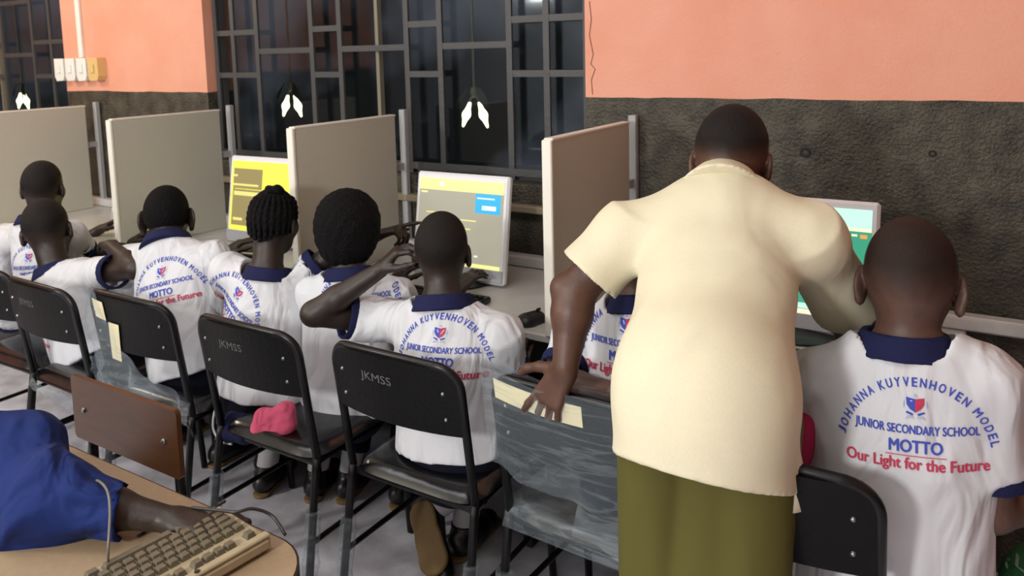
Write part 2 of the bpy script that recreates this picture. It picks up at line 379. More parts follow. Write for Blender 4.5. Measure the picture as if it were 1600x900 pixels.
# ------------------------------------------------------------------ implicit surfaces for bodies and cloth
class Vol:
    def __init__(s): s.ops = []
    def _put(s, kind, fn, pts, rad, k): 
        P = np.array(pts, float); s.ops.append((kind, fn, P.min(0)-rad, P.max(0)+rad, k))
    def cone(s, a, b, ra, rb, k=.02, kind='add'):
        a = np.array(a, float); b = np.array(b, float); ba = b-a; L2 = ba@ba+1e-12
        def fn(X, Y, Z):
            dx, dy, dz = X-a[0], Y-a[1], Z-a[2]
            t = np.clip((dx*ba[0]+dy*ba[1]+dz*ba[2])/L2, 0, 1)
            return np.sqrt((dx-t*ba[0])**2+(dy-t*ba[1])**2+(dz-t*ba[2])**2)-(ra+(rb-ra)*t)
        s._put(kind, fn, [a, b], max(ra, rb), k); return s
    def capcone(s, a, b, ra, rb, k=.02, kind='add', s0=None, flat=1):
        """cone with flat ends"""
        a = np.array(a, float); b = np.array(b, float); ba = b-a; L = np.linalg.norm(ba); n = ba/L
        def fn(X, Y, Z):
            dx, dy, dz = X-a[0], Y-a[1], Z-a[2]
            t = dx*n[0]+dy*n[1]+dz*n[2]
            r = np.sqrt(np.maximum(dx*dx+dy*dy+dz*dz-t*t, 1e-12))
            side = r-(ra+(rb-ra)*np.clip(t/L, 0, 1)); cap = np.maximum(-t, t-L)
            return np.maximum(side, cap)
        s._put(kind, fn, [a, b], max(ra, rb), k); return s
    def ocap(s, a, b, wa, wb, sv, bk, flat, k=.03, kind='add'):
        """capsule of oval section: half-width w along sv, w*flat along bk"""
        a = np.array(a, float); b = np.array(b, float); ba = b-a; L2 = ba@ba+1e-12
        def fn(X, Y, Z):
            dx, dy, dz = X-a[0], Y-a[1], Z-a[2]
            t = np.clip((dx*ba[0]+dy*ba[1]+dz*ba[2])/L2, 0, 1)
            dx, dy, dz = dx-t*ba[0], dy-t*ba[1], dz-t*ba[2]
            q = dx*bk[0]+dy*bk[1]+dz*bk[2]
            l2 = dx*dx+dy*dy+dz*dz
            r = np.sqrt(np.maximum(l2-q*q+(q/flat)**2, 1e-12))
            return (r-(wa+(wb-wa)*t))*np.sqrt(l2+1e-12)/r
        s._put(kind, fn, [a, b], max(wa, wb), k); return s
    def ell(s, c, rad, R=None, k=.02, kind='add'):
        c = np.array(c, float); R = np.eye(3) if R is None else np.array(R, float)   # rows of R: local axes
        def fn(X, Y, Z):
            dx, dy, dz = X-c[0], Y-c[1], Z-c[2]
            q = [(dx*R[i][0]+dy*R[i][1]+dz*R[i][2]) for i in range(3)]
            k0 = np.sqrt(sum((q[i]/rad[i])**2 for i in range(3)))+1e-9
            k1 = np.sqrt(sum((q[i]/rad[i]**2)**2 for i in range(3)))+1e-9
            return k0*(k0-1)/k1
        s._put(kind, fn, [c], max(rad), k); return s
    def cut(s, p, n):
        """remove what lies on the side n points to"""
        p = np.array(p, float); n = nrm(n)
        s.ops.append(('cut', lambda X, Y, Z: (X-p[0])*n[0]+(Y-p[1])*n[1]+(Z-p[2])*n[2], None, None, 0)); return s
    def mesh(s, h, disp=None):
        lo = np.min([o[2] for o in s.ops if o[0] == 'add'], 0)-3*h-.012; hi = np.max([o[3] for o in s.ops if o[0] == 'add'], 0)+3*h+.012
        n = np.ceil((hi-lo)/h).astype(int)+1
        ax = [(lo[i]+h*np.arange(n[i])).astype(np.float32) for i in range(3)]
        f = np.full(n, 9., np.float32)
        for kind, fn, a, b, k in s.ops:
            if kind == 'cut': i0 = np.zeros(3, int); i1 = n
            else:
                mg = max(k, 2.5*h)+.01
                i0 = np.clip(np.floor((a-mg-lo)/h).astype(int), 0, n); i1 = np.clip(np.ceil((b+mg-lo)/h).astype(int)+1, 0, n)
            if (i1 <= i0).any(): continue
            sl = tuple(slice(i0[j], i1[j]) for j in range(3))
            d = fn(ax[0][sl[0]][:, None, None], ax[1][sl[1]][None, :, None], ax[2][sl[2]][None, None, :]).astype(np.float32)
            cur = f[sl]
            if kind == 'add':
                if k > 0:
                    hh = np.clip(.5+.5*(cur-d)/k, 0, 1); f[sl] = cur*(1-hh)+d*hh-k*hh*(1-hh)
                else: f[sl] = np.minimum(cur, d)
            elif kind == 'sub':
                d = -d; hh = np.clip(.5-.5*(cur-d)/max(k, 1e-6), 0, 1); f[sl] = cur*(1-hh)+d*hh+k*hh*(1-hh)
            else: f[sl] = np.maximum(cur, d)
        if disp is not None:
            I = np.argwhere(np.abs(f) < .03)
            P = np.stack([ax[j][I[:, j]] for j in range(3)], 1)
            f[I[:, 0], I[:, 1], I[:, 2]] += disp(P)
        return surfnet(f, lo, h)
def surfnet(f, lo, h):
    s = f < 0; n = np.array(f.shape)
    an = np.zeros(n-1, bool); al = np.ones(n-1, bool)
    for i in (0, 1):
        for j in (0, 1):
            for k in (0, 1):
                q = s[i:n[0]-1+i, j:n[1]-1+j, k:n[2]-1+k]; an |= q; al &= q
    act = an & ~al
    I = np.argwhere(act); ids = np.full(n-1, -1, np.int32); ids[act] = np.arange(len(I))
    acc = np.zeros((len(I), 3)); cnt = np.zeros(len(I))
    cs = [(i, j, k) for i in (0, 1) for j in (0, 1) for k in (0, 1)]
    val = {c: f[I[:, 0]+c[0], I[:, 1]+c[1], I[:, 2]+c[2]] for c in cs}
    for c in cs:
        for a in range(3):
            if c[a] == 0:
                e = list(c); e[a] = 1; e = tuple(e)
                v0, v1 = val[c], val[e]; mk = (v0 < 0) != (v1 < 0)
                t = np.where(mk, v0/np.where(mk, v0-v1, 1), 0)
                p = np.tile(np.array(c, float), (len(I), 1)); p[:, a] = t
                acc += p*mk[:, None]; cnt += mk
    V = lo+h*(I+acc/np.maximum(cnt, 1)[:, None])
    Q = []
    for a in range(3):
        b, c = (a+1) % 3, (a+2) % 3
        s0 = np.take(s, np.arange(0, n[a]-1), axis=a); s1 = np.take(s, np.arange(1, n[a]), axis=a)
        E = np.argwhere(s0 != s1)
        ok = (E[:, b] >= 1) & (E[:, c] >= 1) & (E[:, b] < n[b]-1) & (E[:, c] < n[c]-1); E = E[ok]
        ins = s0[E[:, 0], E[:, 1], E[:, 2]]
        def cid(db, dc):
            q = E.copy(); q[:, b] -= db; q[:, c] -= dc; return ids[q[:, 0], q[:, 1], q[:, 2]]
        q = np.stack([cid(1, 1), cid(0, 1), cid(0, 0), cid(1, 0)], 1)
        q[~ins] = q[~ins][:, ::-1]; Q.append(q)
    return V, np.concatenate(Q)
_rng = np.random.RandomState(3)
_W = [(_rng.normal(size=3), _rng.uniform(0, 6.28)) for _ in range(14)]
def folds(sc, bk_dir, amp=.004, freq=26, seed=0, hang=.45):
    """soft cloth folds: a few crossing waves, longer along the hang of the cloth"""
    def fn(P):
        q = P*np.array([1, 1, hang]); o = np.zeros(len(P))
        wv = sum(np.sin(q@(W_*6)+ph+seed) for W_, ph in _W[:5])*.5
        for i, (W_, ph) in enumerate(_W[5:10]):
            o += np.abs(np.sin(q@(nrm(W_)*freq*(.7+.12*i))+ph+seed*1.7+wv))-.6
        return (amp*.42*o).astype(np.float32)
    return fn

def head_frame(yaw, pitch, roll):
    R = Matrix.Rotation(yaw, 3, 'Z') @ Matrix.Rotation(-pitch, 3, 'X') @ Matrix.Rotation(roll, 3, 'Y')
    return np.array(R)      # columns: right, forward, up
def head_sdf(v, c, R, s, grow=0, ears=True, face=True, ear=1.0):
    def P(x, y, z): return np.array(c)+R@(np.array([x, y, z])*s)
    Rt = R.T
    g = grow
    v.ell(P(0, -.012, .038), [(.0735*s+g), (.093*s+g), (.086*s+g)], Rt, .02)
    v.ell(P(0, -.03, .01), [(.066*s+g), (.070*s+g), (.072*s+g)], Rt, .03)
    if face:
        v.ell(P(0, .035, -.028), [.060*s+g, .060*s+g, .085*s+g], Rt, .03)
        v.ell(P(0, .048, -.085), [.040*s+g, .040*s+g, .030*s+g], Rt, .03)
        for sx in (-1, 1):
            v.ell(P(sx*.031, .103, .006), [.015*s, .016*s, .010*s], Rt, .012, 'sub')
            v.cone(P(sx*.012, .090, .026), P(sx*.045, .078, .024), .011*s, .009*s, .012)
        v.cone(P(0, .094, .004), P(0, .108, -.030), .009*s, .0125*s, .008)
        for sx in (-1, 1): v.ell(P(sx*.012, .102, -.034), [.010*s]*3, Rt, .006)
        v.ell(P(0, .092, -.060), [.024*s, .014*s, .008*s], Rt, .006); v.ell(P(0, .090, -.073), [.022*s, .014*s, .009*s], Rt, .005)
        for sx in (-1, 1): v.ell(P(sx*.043, .055, -.02), [.024*s, .03*s, .028*s], Rt, .02)
    if ears:
        for sx in (-1, 1):
            e_ = ear; yw = sx*(.45+.5*(ear-1)); E = Matrix.Rotation(yw, 3, 'Z')
            Re = (np.array(E).T)@Rt
            v.ell(P(sx*(.078+.018*(e_-1)), -.010, -.006), [.0075*s, .019*s*e_, .031*s*e_], Re, .006)
            v.ell(P(sx*(.079+.014*(e_-1)), -.012, -.030*e_), [.007*s, .010*s, .012*s], Re, .008)
            v.ell(P(sx*(.087+.02*(e_-1)), .002, -.002), [.007*s, .011*s, .018*s], Re, .004, 'sub')
def hand_sdf(v, wr, d, n, t, s=1, curl=(.35, .45, .35), spread=.08, thumb=(.75, .65, .2), curls=None):
    """palm and five fingers: d along the fingers, n out of the palm, t towards the thumb"""
    wr = np.array(wr, float); d = nrm(d); n = nrm(np.array(n)-d*np.dot(n, d)); t = nrm(np.array(t)-d*np.dot(t, d)-n*np.dot(t, n))
    offs = (.029, .010, -.010, -.028); lens = ((.042, .025, .020), (.046, .029, .021), (.042, .027, .020), (.033, .020, .018)); ml = (.086, .088, .083, .076)
    for i in range(4):
        k = wr+(d*ml[i]+t*offs[i])*s
        v.cone(wr+t*offs[i]*.55*s+d*.008*s, k, .0150*s, .0112*s, .014)
        cu = curls[i] if curls else curl
        ang = 0; p = k; sp = spread*(1.5-i)
        dd = nrm(d+t*sp)
        for j in range(3):
            ang += cu[j]; q = p+(dd*math.cos(ang)+n*math.sin(ang))*lens[i][j]*s
            v.cone(p, q, (.0098, .0088, .0080)[j]*s*(1 if i < 3 else .9), (.0088, .0080, .0068)[j]*s*(1 if i < 3 else .9), .004); p = q
    p = wr+(d*.022+t*.024+n*.006)*s
    dirs = [nrm(d*thumb[0]+t*thumb[1]+n*thumb[2]), nrm(d*(thumb[0]+.15)+t*(thumb[1]-.15)+n*thumb[2]), nrm(d*(thumb[0]+.4)+t*(thumb[1]-.35)+n*(thumb[2]+.1))]
    for j in range(3):
        q = p+dirs[j]*(.044, .034, .027)[j]*s
        v.cone(p, q, (.0155, .0112, .0100)[j]*s, (.0115, .0100, .0080)[j]*s, .008); p = q

# the lettering on the pupils' shirts, laid out flat once: lists of (points, faces, material index)
def print_layout():
    out = []
    s = 'JOHANNA KUYVENHOVEN MODEL'
    r = .138; cy = -.102
    adv = {'I': .5, ' ': .55, 'M': 1.2, 'O': 1.1, 'N': 1.05, 'H': 1.05, 'U': 1.02, 'J': .8, 'L': .85, 'E': .9}
    tot = sum(adv.get(c, 1) for c in s); a = math.radians(79); pos = 0
    for c in s:
        w_ = adv.get(c, 1); ang = a*(1-2*(pos+w_/2)/tot); pos += w_
        if c == ' ': continue
        v, f = text_rect(c, 0, .0085, .0128*w_*.92, .017, .028)
        ca, sa = math.cos(ang), math.sin(ang)
        x = v[:, 0]; y = v[:, 1]+r
        out.append((np.stack([x*ca-y*sa, x*sa+y*ca+cy], 1), f, 0))
    v, f = text_rect('JUNIOR SECONDARY SCHOOL', 0, -.046, .232, .0215, .032); out.append((v, f, 0))
    v, f = text_rect('MOTTO', 0, -.074, .100, .0235, .036); out.append((v, f, 0))
    n = 12; x = np.linspace(-.056, .056, n+1)
    out.append((np.concatenate([np.stack([x, np.full(n+1, -.0905)], 1), np.stack([x, np.full(n+1, -.0922)], 1)]), [[i, i+1, n+2+i, n+1+i] for i in range(n)], 1))
    v, f = text_rect('Our Light for the Future', 0, -.1085, .266, .0285, .032); out.append((v, f, 1))
    # crest: a shield split blue and red with a pale motto ribbon and side supporters
    def poly(p, mi): out.append((np.array(p, float), [list(range(len(p)))], mi))
    poly([(-.017, .016), (0, .013), (0, -.012), (-.010, -.006), (-.016, .002)], 0)
    poly([(0, .013), (.017, .016), (.016, .002), (.010, -.006), (0, -.012)], 1)
    poly([(-.010, .010), (-.006, .011), (-.002, .003), (-.005, .001)], 2)
    poly([(.012, .011), (.014, .008), (.004, -.003), (.003, 0)], 2)
    for sx in (-1, 1):
        poly([(sx*.004, -.014), (sx*.016, -.010), (sx*.018, -.013), (sx*.005, -.018)], 0)
        poly([(sx*.003, -.020), (sx*.014, -.018), (sx*.019, -.024), (sx*.016, -.024), (sx*.012, -.021), (sx*.003, -.023)], 2)
        poly([(sx*.020, .012), (sx*.0225, .004), (sx*.0215, -.006), (sx*.0205, .002)], 2)
    poly([(-.004, .018), (.004, .018), (.0015, .0225), (-.0015, .0225)], 2)
    return out
PRINT = [(v*np.array([.88, .97]), f, i) for v, f, i in print_layout()]; N_ARC = 23
def put_print(name, root, V, Q, org, right, up, back, mats, layout=None, scale=1, lift=.0022):
    bv = BVHTree.FromPolygons([tuple(p) for p in V], [tuple(int(i) for i in q) for q in Q])
    vs = []; fs = []; mi = []
    for v, f, m_ in (layout or PRINT):
        base = len(vs); good = []
        for x, y in v:
            o = np.array(org)+right*x*scale+up*y*scale+back*.35
            hit = bv.ray_cast(Vector(o), Vector(-back), 1.0)
            if hit[0] is None: good.append(False); vs.append(tuple(o)); continue
            good.append(True); vs.append(tuple(np.array(hit[0])+back*lift*.6+np.array(hit[1])*lift*.4*(1 if np.dot(hit[1], back) > 0 else -1)))
        for q in f:
            if all(good[i] for i in q):
                pts = [np.array(vs[base+i]) for i in q]
                if max(np.linalg.norm(pts[i]-pts[i-1]) for i in range(len(q))) < .06*scale: fs.append([base+i for i in q]); mi.append(m_)
    if not fs: return None
    return link_mesh(name, vs, fs, None, root, root.location, False, mats, mi)

def person(label, hip, neck, head, shL, shR, elbL, wriL, elbR, wriR, yaw=0, pitch=.1, roll=0, hs=1.0, bs=1.0, skin=None, hair='short', handL=None, handR=None,
           print_at=None, print_roll=0, print_scale=1, kneeL=None, kneeR=None, h=.006, hem=-.05, fold_seed=0, ankL=None, ankR=None, group='pupils in white school shirts', neck_r=.050,
           shirt_m=None, hair_m=None, fade=.09, ear=1.0, print_px=None, cuff_frac=.62, wid=1.0, collar=True, heel_up=None, trouser_m=None, waist=.03):
    skin = skin or skin_dark
    A = lambda p: np.array(p, float)
    hip, neck, head, shL, shR, elbL, wriL, elbR, wriR = map(A, (hip, neck, head, shL, shR, elbL, wriL, elbR, wriR))
    root = thing('person', label, 'person', (hip[0], hip[1], 0), 0, None)
    og = root.location
    s = nrm(shR-shL); u0 = nrm(neck-hip); bk = nrm(np.cross(s, u0)); u = nrm(np.cross(bk, s)); fw = -bk
    hl = hip-s*.085*bs; hr = hip+s*.085*bs
    kneeL = A(kneeL) if kneeL is not None else hl+fw*.36*bs+np.array([-.02, 0, .0]); kneeR = A(kneeR) if kneeR is not None else hr+fw*.36*bs+np.array([.02, 0, 0])
    kneeL[2] = max(kneeL[2], .44); kneeR[2] = max(kneeR[2], .44)
    if ankL is None: ankL = np.array([kneeL[0], kneeL[1]-.12, .08])
    if ankR is None: ankR = np.array([kneeR[0], kneeR[1]-.10, .08])
    ankL = A(ankL); ankR = A(ankR)
    R = head_frame(yaw, pitch, roll)
    # ---- body, one continuous skin
    v = Vol()
    v.ocap(hip, hip*.45+neck*.55, .125*bs, .12*bs, s, bk, .66, .03)
    v.ocap(hip*.45+neck*.55, neck-u*.09*bs, .12*bs, .115*bs, s, bk, .68, .03)
    v.cone(shL, shR, .045*bs, .045*bs, .03)
    v.cone(neck-u*.05*bs, head+R@np.array([0, -.025, -.03])*hs, neck_r*bs*1.1, neck_r*hs*1.02, .025)
    v.cone(neck-u*.03, shL, .040*bs, .04*bs, .03); v.cone(neck-u*.03, shR, .040*bs, .04*bs, .03)
    head_sdf(v, head, R, hs, ear=ear)
    for sh, el, wr in ((shL, elbL, wriL), (shR, elbR, wriR)):
        v.cone(sh, el, .044*bs, .036*bs, .02); v.cone(el, el+(wr-el)*.35, .036*bs, .036*bs, .015); v.cone(el+(wr-el)*.35, wr, .036*bs, .0235*bs, .015)
    for hd, wr, el in ((handL, wriL, elbL), (handR, wriR, elbR)):
        if hd is None: hd = dict(d=wr-el, n=(0, 0, -1), t=s*(1 if wr is wriL else -1))
        hd = dict(hd); hd.setdefault('s', .92*bs); hand_sdf(v, wr, **hd)
    for hp, kn, an in ((hl, kneeL, ankL), (hr, kneeR, ankR)):
        v.cone(hp+fw*.04, kn, .060*bs, .052*bs, .02); v.cone(kn, kn+(an-kn)*.4, .050*bs, .048*bs, .02); v.cone(kn+(an-kn)*.4, an, .048*bs, .032*bs, .02)
    V, Q = v.mesh(h)
    link_mesh('body', V, Q, skin, root, og, True)
    for sx in (-1, 1):
        v = Vol().ell(head+R@(np.array([sx*.031, .0835, .006])*hs), [.0125*hs]*3)
        Ve, Qe = v.mesh(.004); link_mesh('eye', Ve, Qe, eye_white, root, og, True)
    # ---- hair
    if hair == 'short':
        v = Vol(); head_sdf(v, head, R, hs, .0016, False, False); v.cut(head+R@(np.array([0, -.085, -.045])*hs), R@np.array([0, .45, -.88])); v.cut(head+R@(np.array([0, .07, .05])*hs), R@np.array([0, .9, -.5]))
        V, Q = v.mesh(.005); fade_attr(link_mesh('hair', V, Q, hair_m or hair_short, root, og, True), V, head+R@(np.array([0, -.085, -.045])*hs), R@np.array([0, .45, -.88]), fade)
    elif hair == 'full':
        v = Vol(); head_sdf(v, head, R, hs, .0045, False, False); v.cut(head+R@(np.array([0, -.09, -.052])*hs), R@np.array([0, .35, -.92])); v.cut(head+R@(np.array([0, .07, .04])*hs), R@np.array([0, .9, -.45]))
        V, Q = v.mesh(.005); fade_attr(link_mesh('hair', V, Q, hair_black, root, og, True), V, head+R@(np.array([0, -.09, -.052])*hs), R@np.array([0, .35, -.92]), .03)
    elif hair == 'afro':
        v = Vol(); v.ell(head+R@(np.array([0, -.03, .030])*hs), [.105*hs, .108*hs, .106*hs], R.T); v.ell(head+R@(np.array([0, -.045, -.03])*hs), [.092*hs, .08*hs, .092*hs], R.T, .04); v.cut(head+R@(np.array([0, .062, .03])*hs), R@np.array([0, .92, -.4]))
        V, Q = v.mesh(.006, lambda P: (.0025*np.sin(P@np.array([140, 90, 60.]))*np.sin(P@np.array([-60, 120, 130.]))).astype(np.float32)); full_attr(link_mesh('hair', V, Q, hair_black, root, og, True))
    elif hair == 'braids':
        v = Vol(); head_sdf(v, head, R, hs, .003, False, False); v.cut(head+R@(np.array([0, -.08, -.050])*hs), R@np.array([0, .45, -.88])); v.cut(head+R@(np.array([0, .075, .05])*hs), R@np.array([0, .9, -.5]))
        V, Q = v.mesh(.005); hb = link_mesh('hair', V, Q, hair_black, root, og, True); full_attr(hb)
        top = head+R@(np.array([.012, -.035, .118])*hs)
        for k in range(17):           # cornrows swept up from the nape and the sides to a knot
            a = -2.1+4.2*k/16
            p = [head+R@(np.array([math.sin(a)*.071, -.016-math.cos(a)*.086, -.050+.035*abs(a)/2])*hs), head+R@(np.array([math.sin(a)*.077, -.013-math.cos(a)*.096, .03])*hs),
                 head+R@(np.array([math.sin(a)*.060+.004, -.016-math.cos(a)*.076, .088])*hs), top]
            pts = smooth_curve(p, 9); v = Vol()
            for i in range(len(pts)-1):
                rr = .0072*hs*(1+.25*math.sin(i*2.3+k)); v.cone(pts[i], pts[i+1], rr, .0072*hs*(1+.25*math.sin((i+1)*2.3+k)), .002)
            V, Q = v.mesh(.003); full_attr(link_mesh('braid', V, Q, hair_black, hb, og, True))
        v = Vol(); v.ell(top, [.036*hs, .040*hs, .020*hs], R.T); V, Q = v.mesh(.005, lambda P: (.003*np.sin(P@np.array([150, 110, 90.]))).astype(np.float32)); full_attr(link_mesh('hair_knot', V, Q, hair_black, hb, og, True))
    # ---- shirt
    sm = shirt_m or white_cloth
    v = Vol()
    mid = hip*.45+neck*.55; up_ = neck-u*.085*bs
    v.ocap(hip-u0*.06, mid, .172*bs*wid, .158*bs*wid, s, bk, .70, .03)
    v.ocap(mid, up_, .158*bs*wid, .135*bs*wid, s, bk, .72, .03)
    v.cone(shL-u*.004, shR-u*.004, .057*bs, .057*bs, .045)
    nb = neck-u*.052*bs
    v.cone(nb, shL, .050*bs, .052*bs, .045); v.cone(nb, shR, .050*bs, .052*bs, .045)
    cuffs = []
    for sh, el in ((shL, elbL), (shR, elbR)):
        cf = sh+(el-sh)*cuff_frac; cuffs.append((sh, cf, nrm(cf-sh)))
        v.capcone(sh-(cf-sh)*.1, cf, .056*bs, .066*bs, .035)
    for sh, cf, dd in cuffs: v.capcone(cf-dd*.035, cf+dd*.02, .052*bs, .058*bs, .004, 'sub')
    v.cut(hip+u0*hem, -u0)
    cax = nrm(nrm(head+R@np.array([0, -.03, -.06])-neck)+u*1.4); v.capcone(neck-cax*.014, neck+cax*.12, .090*bs, .10*bs, .006, 'sub')
    V, Q = v.mesh(.0065, folds(bs, bk, .0068, 24, fold_seed))
    link_mesh('shirt', V, Q, sm, root, og, True)
    sV, sQ = V, Q
    if collar:
        for sh, cf, dd in cuffs:
            v = Vol(); v.capcone(cf-dd*.004, cf+dd*.026, .0665*bs, .066*bs, 0); v.capcone(cf-dd*.03, cf+dd*.05, .058*bs, .058*bs, .004, 'sub')
            V, Q = v.mesh(.005); link_mesh('sleeve_band', V, Q, navy, root, og, True)
        v = Vol(); v.capcone(neck-cax*.026, neck+cax*.018*bs, .0955*bs, .076*bs, 0); v.capcone(neck-cax*.05, neck+cax*.06, .064*bs, .060*bs, .003, 'sub')
        V, Q = v.mesh(.005); link_mesh('collar', V, Q, navy, root, og, True)
    if print_px is not None:
        bvh = BVHTree.FromPolygons([tuple(p) for p in sV], [tuple(int(i) for i in q) for q in sQ])
        hp_ = bvh.ray_cast(Vector(CAM), Vector(at(print_px[0], print_px[1], d=1)-CAM).normalized(), 9)[0]
        if hp_ is not None: print_at = np.array(hp_)
    if print_at is not None:
        r2 = s*math.cos(print_roll)-u*math.sin(print_roll); u2 = u*math.cos(print_roll)+s*math.sin(print_roll)
        for nm_, a_, b_ in (('arched_lettering', 0, N_ARC), ('school_lettering', N_ARC, N_ARC+2), ('motto_lettering', N_ARC+2, N_ARC+4), ('crest', N_ARC+4, None)):
            put_print(nm_, root, sV, sQ, A(print_at), r2, u2, bk, [ink_blue, ink_red, ink_pale], PRINT[a_:b_], print_scale)
    # ---- shorts and dark trouser legs
    tm = trouser_m or black_trouser
    v = Vol(); v.ocap(hip+u0*waist, hip-u0*.03, .135*bs, .150*bs, s, bk, .66, .03)
    for hp, kn, an in ((hl, kneeL, ankL), (hr, kneeR, ankR)):
        v.cone(hp+fw*.03, kn, .088*bs, .072*bs, .03); v.capcone(kn, kn+(an-kn)*.80, .072*bs, .064*bs, .02)
    V, Q = v.mesh(.007, folds(bs, bk, .004, 22, fold_seed+2, 1)); link_mesh('trousers', V, Q, tm, root, og, True)
    # ---- socks and shoes
    for kn, an, up in ((kneeL, ankL, None), (kneeR, ankR, heel_up)):
        leg = nrm(kn-an)
        v = Vol(); v.capcone(an+leg*-.02, an+leg*.09, .040*bs, .043*bs, 0); V, Q = v.mesh(.006); link_mesh('sock', V, Q, sock_white, root, og, True)
        v = Vol()
        if up is None:
            f2 = nrm(np.array([fw[0], fw[1], 0])); b0 = np.array([an[0], an[1], .042])
            v.ocap(b0-f2*.035, b0+f2*.055, .040*bs, .044*bs, np.cross(f2, (0, 0, 1)), np.array([0, 0, 1.]), .95, .02); v.ocap(b0+f2*.05-np.array([0, 0, .006]), b0+f2*.135-np.array([0, 0, .012]), .046*bs, .038*bs, np.cross(f2, (0, 0, 1)), np.array([0, 0, 1.]), .75, .03)
            v.capcone(b0+np.array([0, 0, .0]), b0+np.array([0, 0, .055]), .045*bs, .043*bs, .02); v.cut((0, 0, .012), (0, 0, -1))
            V, Q = v.mesh(.006); link_mesh('shoe', V, Q, shoe_black, root, og, True)
            v = Vol(); b1 = np.array([b0[0], b0[1], .008])
            v.ocap(b1-f2*.045, b1+f2*.02, .036*bs, .034*bs, np.cross(f2, (0, 0, 1)), np.array([0, 0, 1.]), .5, .02); v.ocap(b1+f2*.02, b1+f2*.15, .034*bs, .042*bs, np.cross(f2, (0, 0, 1)), np.array([0, 0, 1.]), .5, .02); v.cut((0, 0, .0005), (0, 0, -1)); v.cut((0, 0, .0135), (0, 0, 1))
            V, Q = v.mesh(.005); link_mesh('shoe_sole', V, Q, sole_tan, root, og, True)
        else:
            toe, heel, sn = A(up[0]), A(up[1]), nrm(up[2])      # toe on the floor, heel raised, sole facing sn
            ax = nrm(heel-toe); sn = nrm(sn-ax*np.dot(sn, ax)); sd = nrm(np.cross(ax, sn))
            v.ocap(toe-sn*.03, heel-sn*.035, .043*bs, .040*bs, sd, sn, .8, .02); v.cut(toe, sn)
            V, Q = v.mesh(.006); link_mesh('shoe', V, Q, shoe_black, root, og, True)
            v = Vol(); q1 = toe+ax*.04
            o_ = sn*.007; v.ocap(q1+o_, toe+ax*.10+o_, .047*bs, .042*bs, sd, sn, .5, .02); v.ocap(toe+ax*.10+o_, toe+ax*.17+o_, .034*bs, .034*bs, sd, sn, .5, .02); v.ocap(toe+ax*.18+o_, heel-ax*.02+o_, .039*bs, .039*bs, sd, sn, .5, .02)
            v.cut(toe+sn*.017, sn); v.cut(toe-sn*.003, -sn)
            V, Q = v.mesh(.005); link_mesh('shoe_sole', V, Q, sole_tan, root, og, True)
    return root
# ------------------------------------------------------------------ the room
def structure(o): o['kind'] = 'structure'; return o
XL, XR, YB, ZC = -6.2, 3.4, -5.4, 3.0
W1 = (-2.345, -.205); W2 = (-5.8, -3.635); SILL, HEAD = 1.06, 2.35
TH = .16
b = MB()
def seg(x0, x1, z0, z1): b.box(((x0+x1)/2, TH/2, (z0+z1)/2), (x1-x0, TH, z1-z0))
seg(XL-.1, XR+.1, 0, SILL); seg(XL-.1, XR+.1, HEAD, ZC)
for x0, x1 in ((XL-.1, W2[0]), (W2[1], W1[0]), (W1[1], XR+.1)): seg(x0, x1, SILL, HEAD)
structure(b.build('wall_back', paint))
structure(MB().box((XL-.05, YB/2, ZC/2), (.1, -YB, ZC)).build('wall_left', paint))
structure(MB().box((XR+.05, YB/2, ZC/2), (.1, -YB, ZC)).build('wall_right', paint))
structure(MB().box(((XL+XR)/2, YB-.05, ZC/2), (XR-XL+.2, .1, ZC)).build('wall_front', mat('pale_blue_grey_paint', (.42, .46, .52), .7)))
structure(MB().box(((XL+XR)/2, YB/2, -.05), (XR-XL+.2, -YB+.2, .1)).build('floor', floor_m))
structure(MB().box(((XL+XR)/2, YB/2+.9, ZC+.05), (XR-XL+.2, -YB+2.0, .1)).build('ceiling', mat('ceiling_white', (.55, .52, .46), .9)))

def window(n, x0, x1, verts, wide, narrow, mull):
    root = bpy.data.objects.new('window_%d' % n, None); col.objects.link(root); root['kind'] = 'structure'
    root.location = ((x0+x1)/2, .07, SILL); og = root.location
    b = MB(); b.box(((x0+x1)/2, .105, (SILL+HEAD)/2), (x1-x0-.004, .004, HEAD-SILL-.004)); b.build('glass', glass, root, og)
    b = MB()
    for x in verts: b.box((x, .055, (SILL+HEAD)/2), (.026, .012, HEAD-SILL-.002))
    for i in range(len(verts)-1):
        xa, xb = verts[i], verts[i+1]
        for z in (wide if xb-xa > .26 else narrow): b.box(((xa+xb)/2, .055, z), (xb-xa, .010, .026))
    b.box(((x0+x1)/2, .055, 1.092), (x1-x0-.006, .014, .03)); b.build('security_bars', bar_grey, root, og)
    b = MB()
    b.box(((x0+x1)/2, .085, SILL+.012), (x1-x0-.004, .03, .024)); b.box((x0+.02, .085, (SILL+HEAD)/2), (.036, .03, HEAD-SILL-.004)); b.box((x1-.02, .085, (SILL+HEAD)/2), (.036, .03, HEAD-SILL-.004))
    b.build('window_frame', bar_grey, root, og)
    b = MB()
    for x in mull: b.box((x, .085, (SILL+HEAD)/2), (.018, .028, HEAD-SILL-.004))
    b.build('casement_stile', mat('casement_stile_putty', (.20, .18, .13), .5), root, og)
window(1, W1[0], W1[1], [-2.32, -2.19, -2.015, -1.643, -1.465, -1.078, -.901, -.562, -.395, -.225], [1.60, 1.95], [1.485, 1.695, 2.1], [-1.262])
window(2, W2[0], W2[1], [-5.78, -5.6, -5.24, -5.06, -4.70, -4.44, -4.073, -3.867, -3.66], [1.62, 1.95], [1.485, 1.695, 2.1], [-4.55])
structure(MB().box(((W1[0]+W1[1])/2, -.022, .966), (W1[1]-W1[0]+.1, .044, .028), bev=.004).build('trim_1', mat('sill_board_beige', (.26, .215, .15), .5, var=.15), None, ((W1[0]+W1[1])/2, 0, .966)))
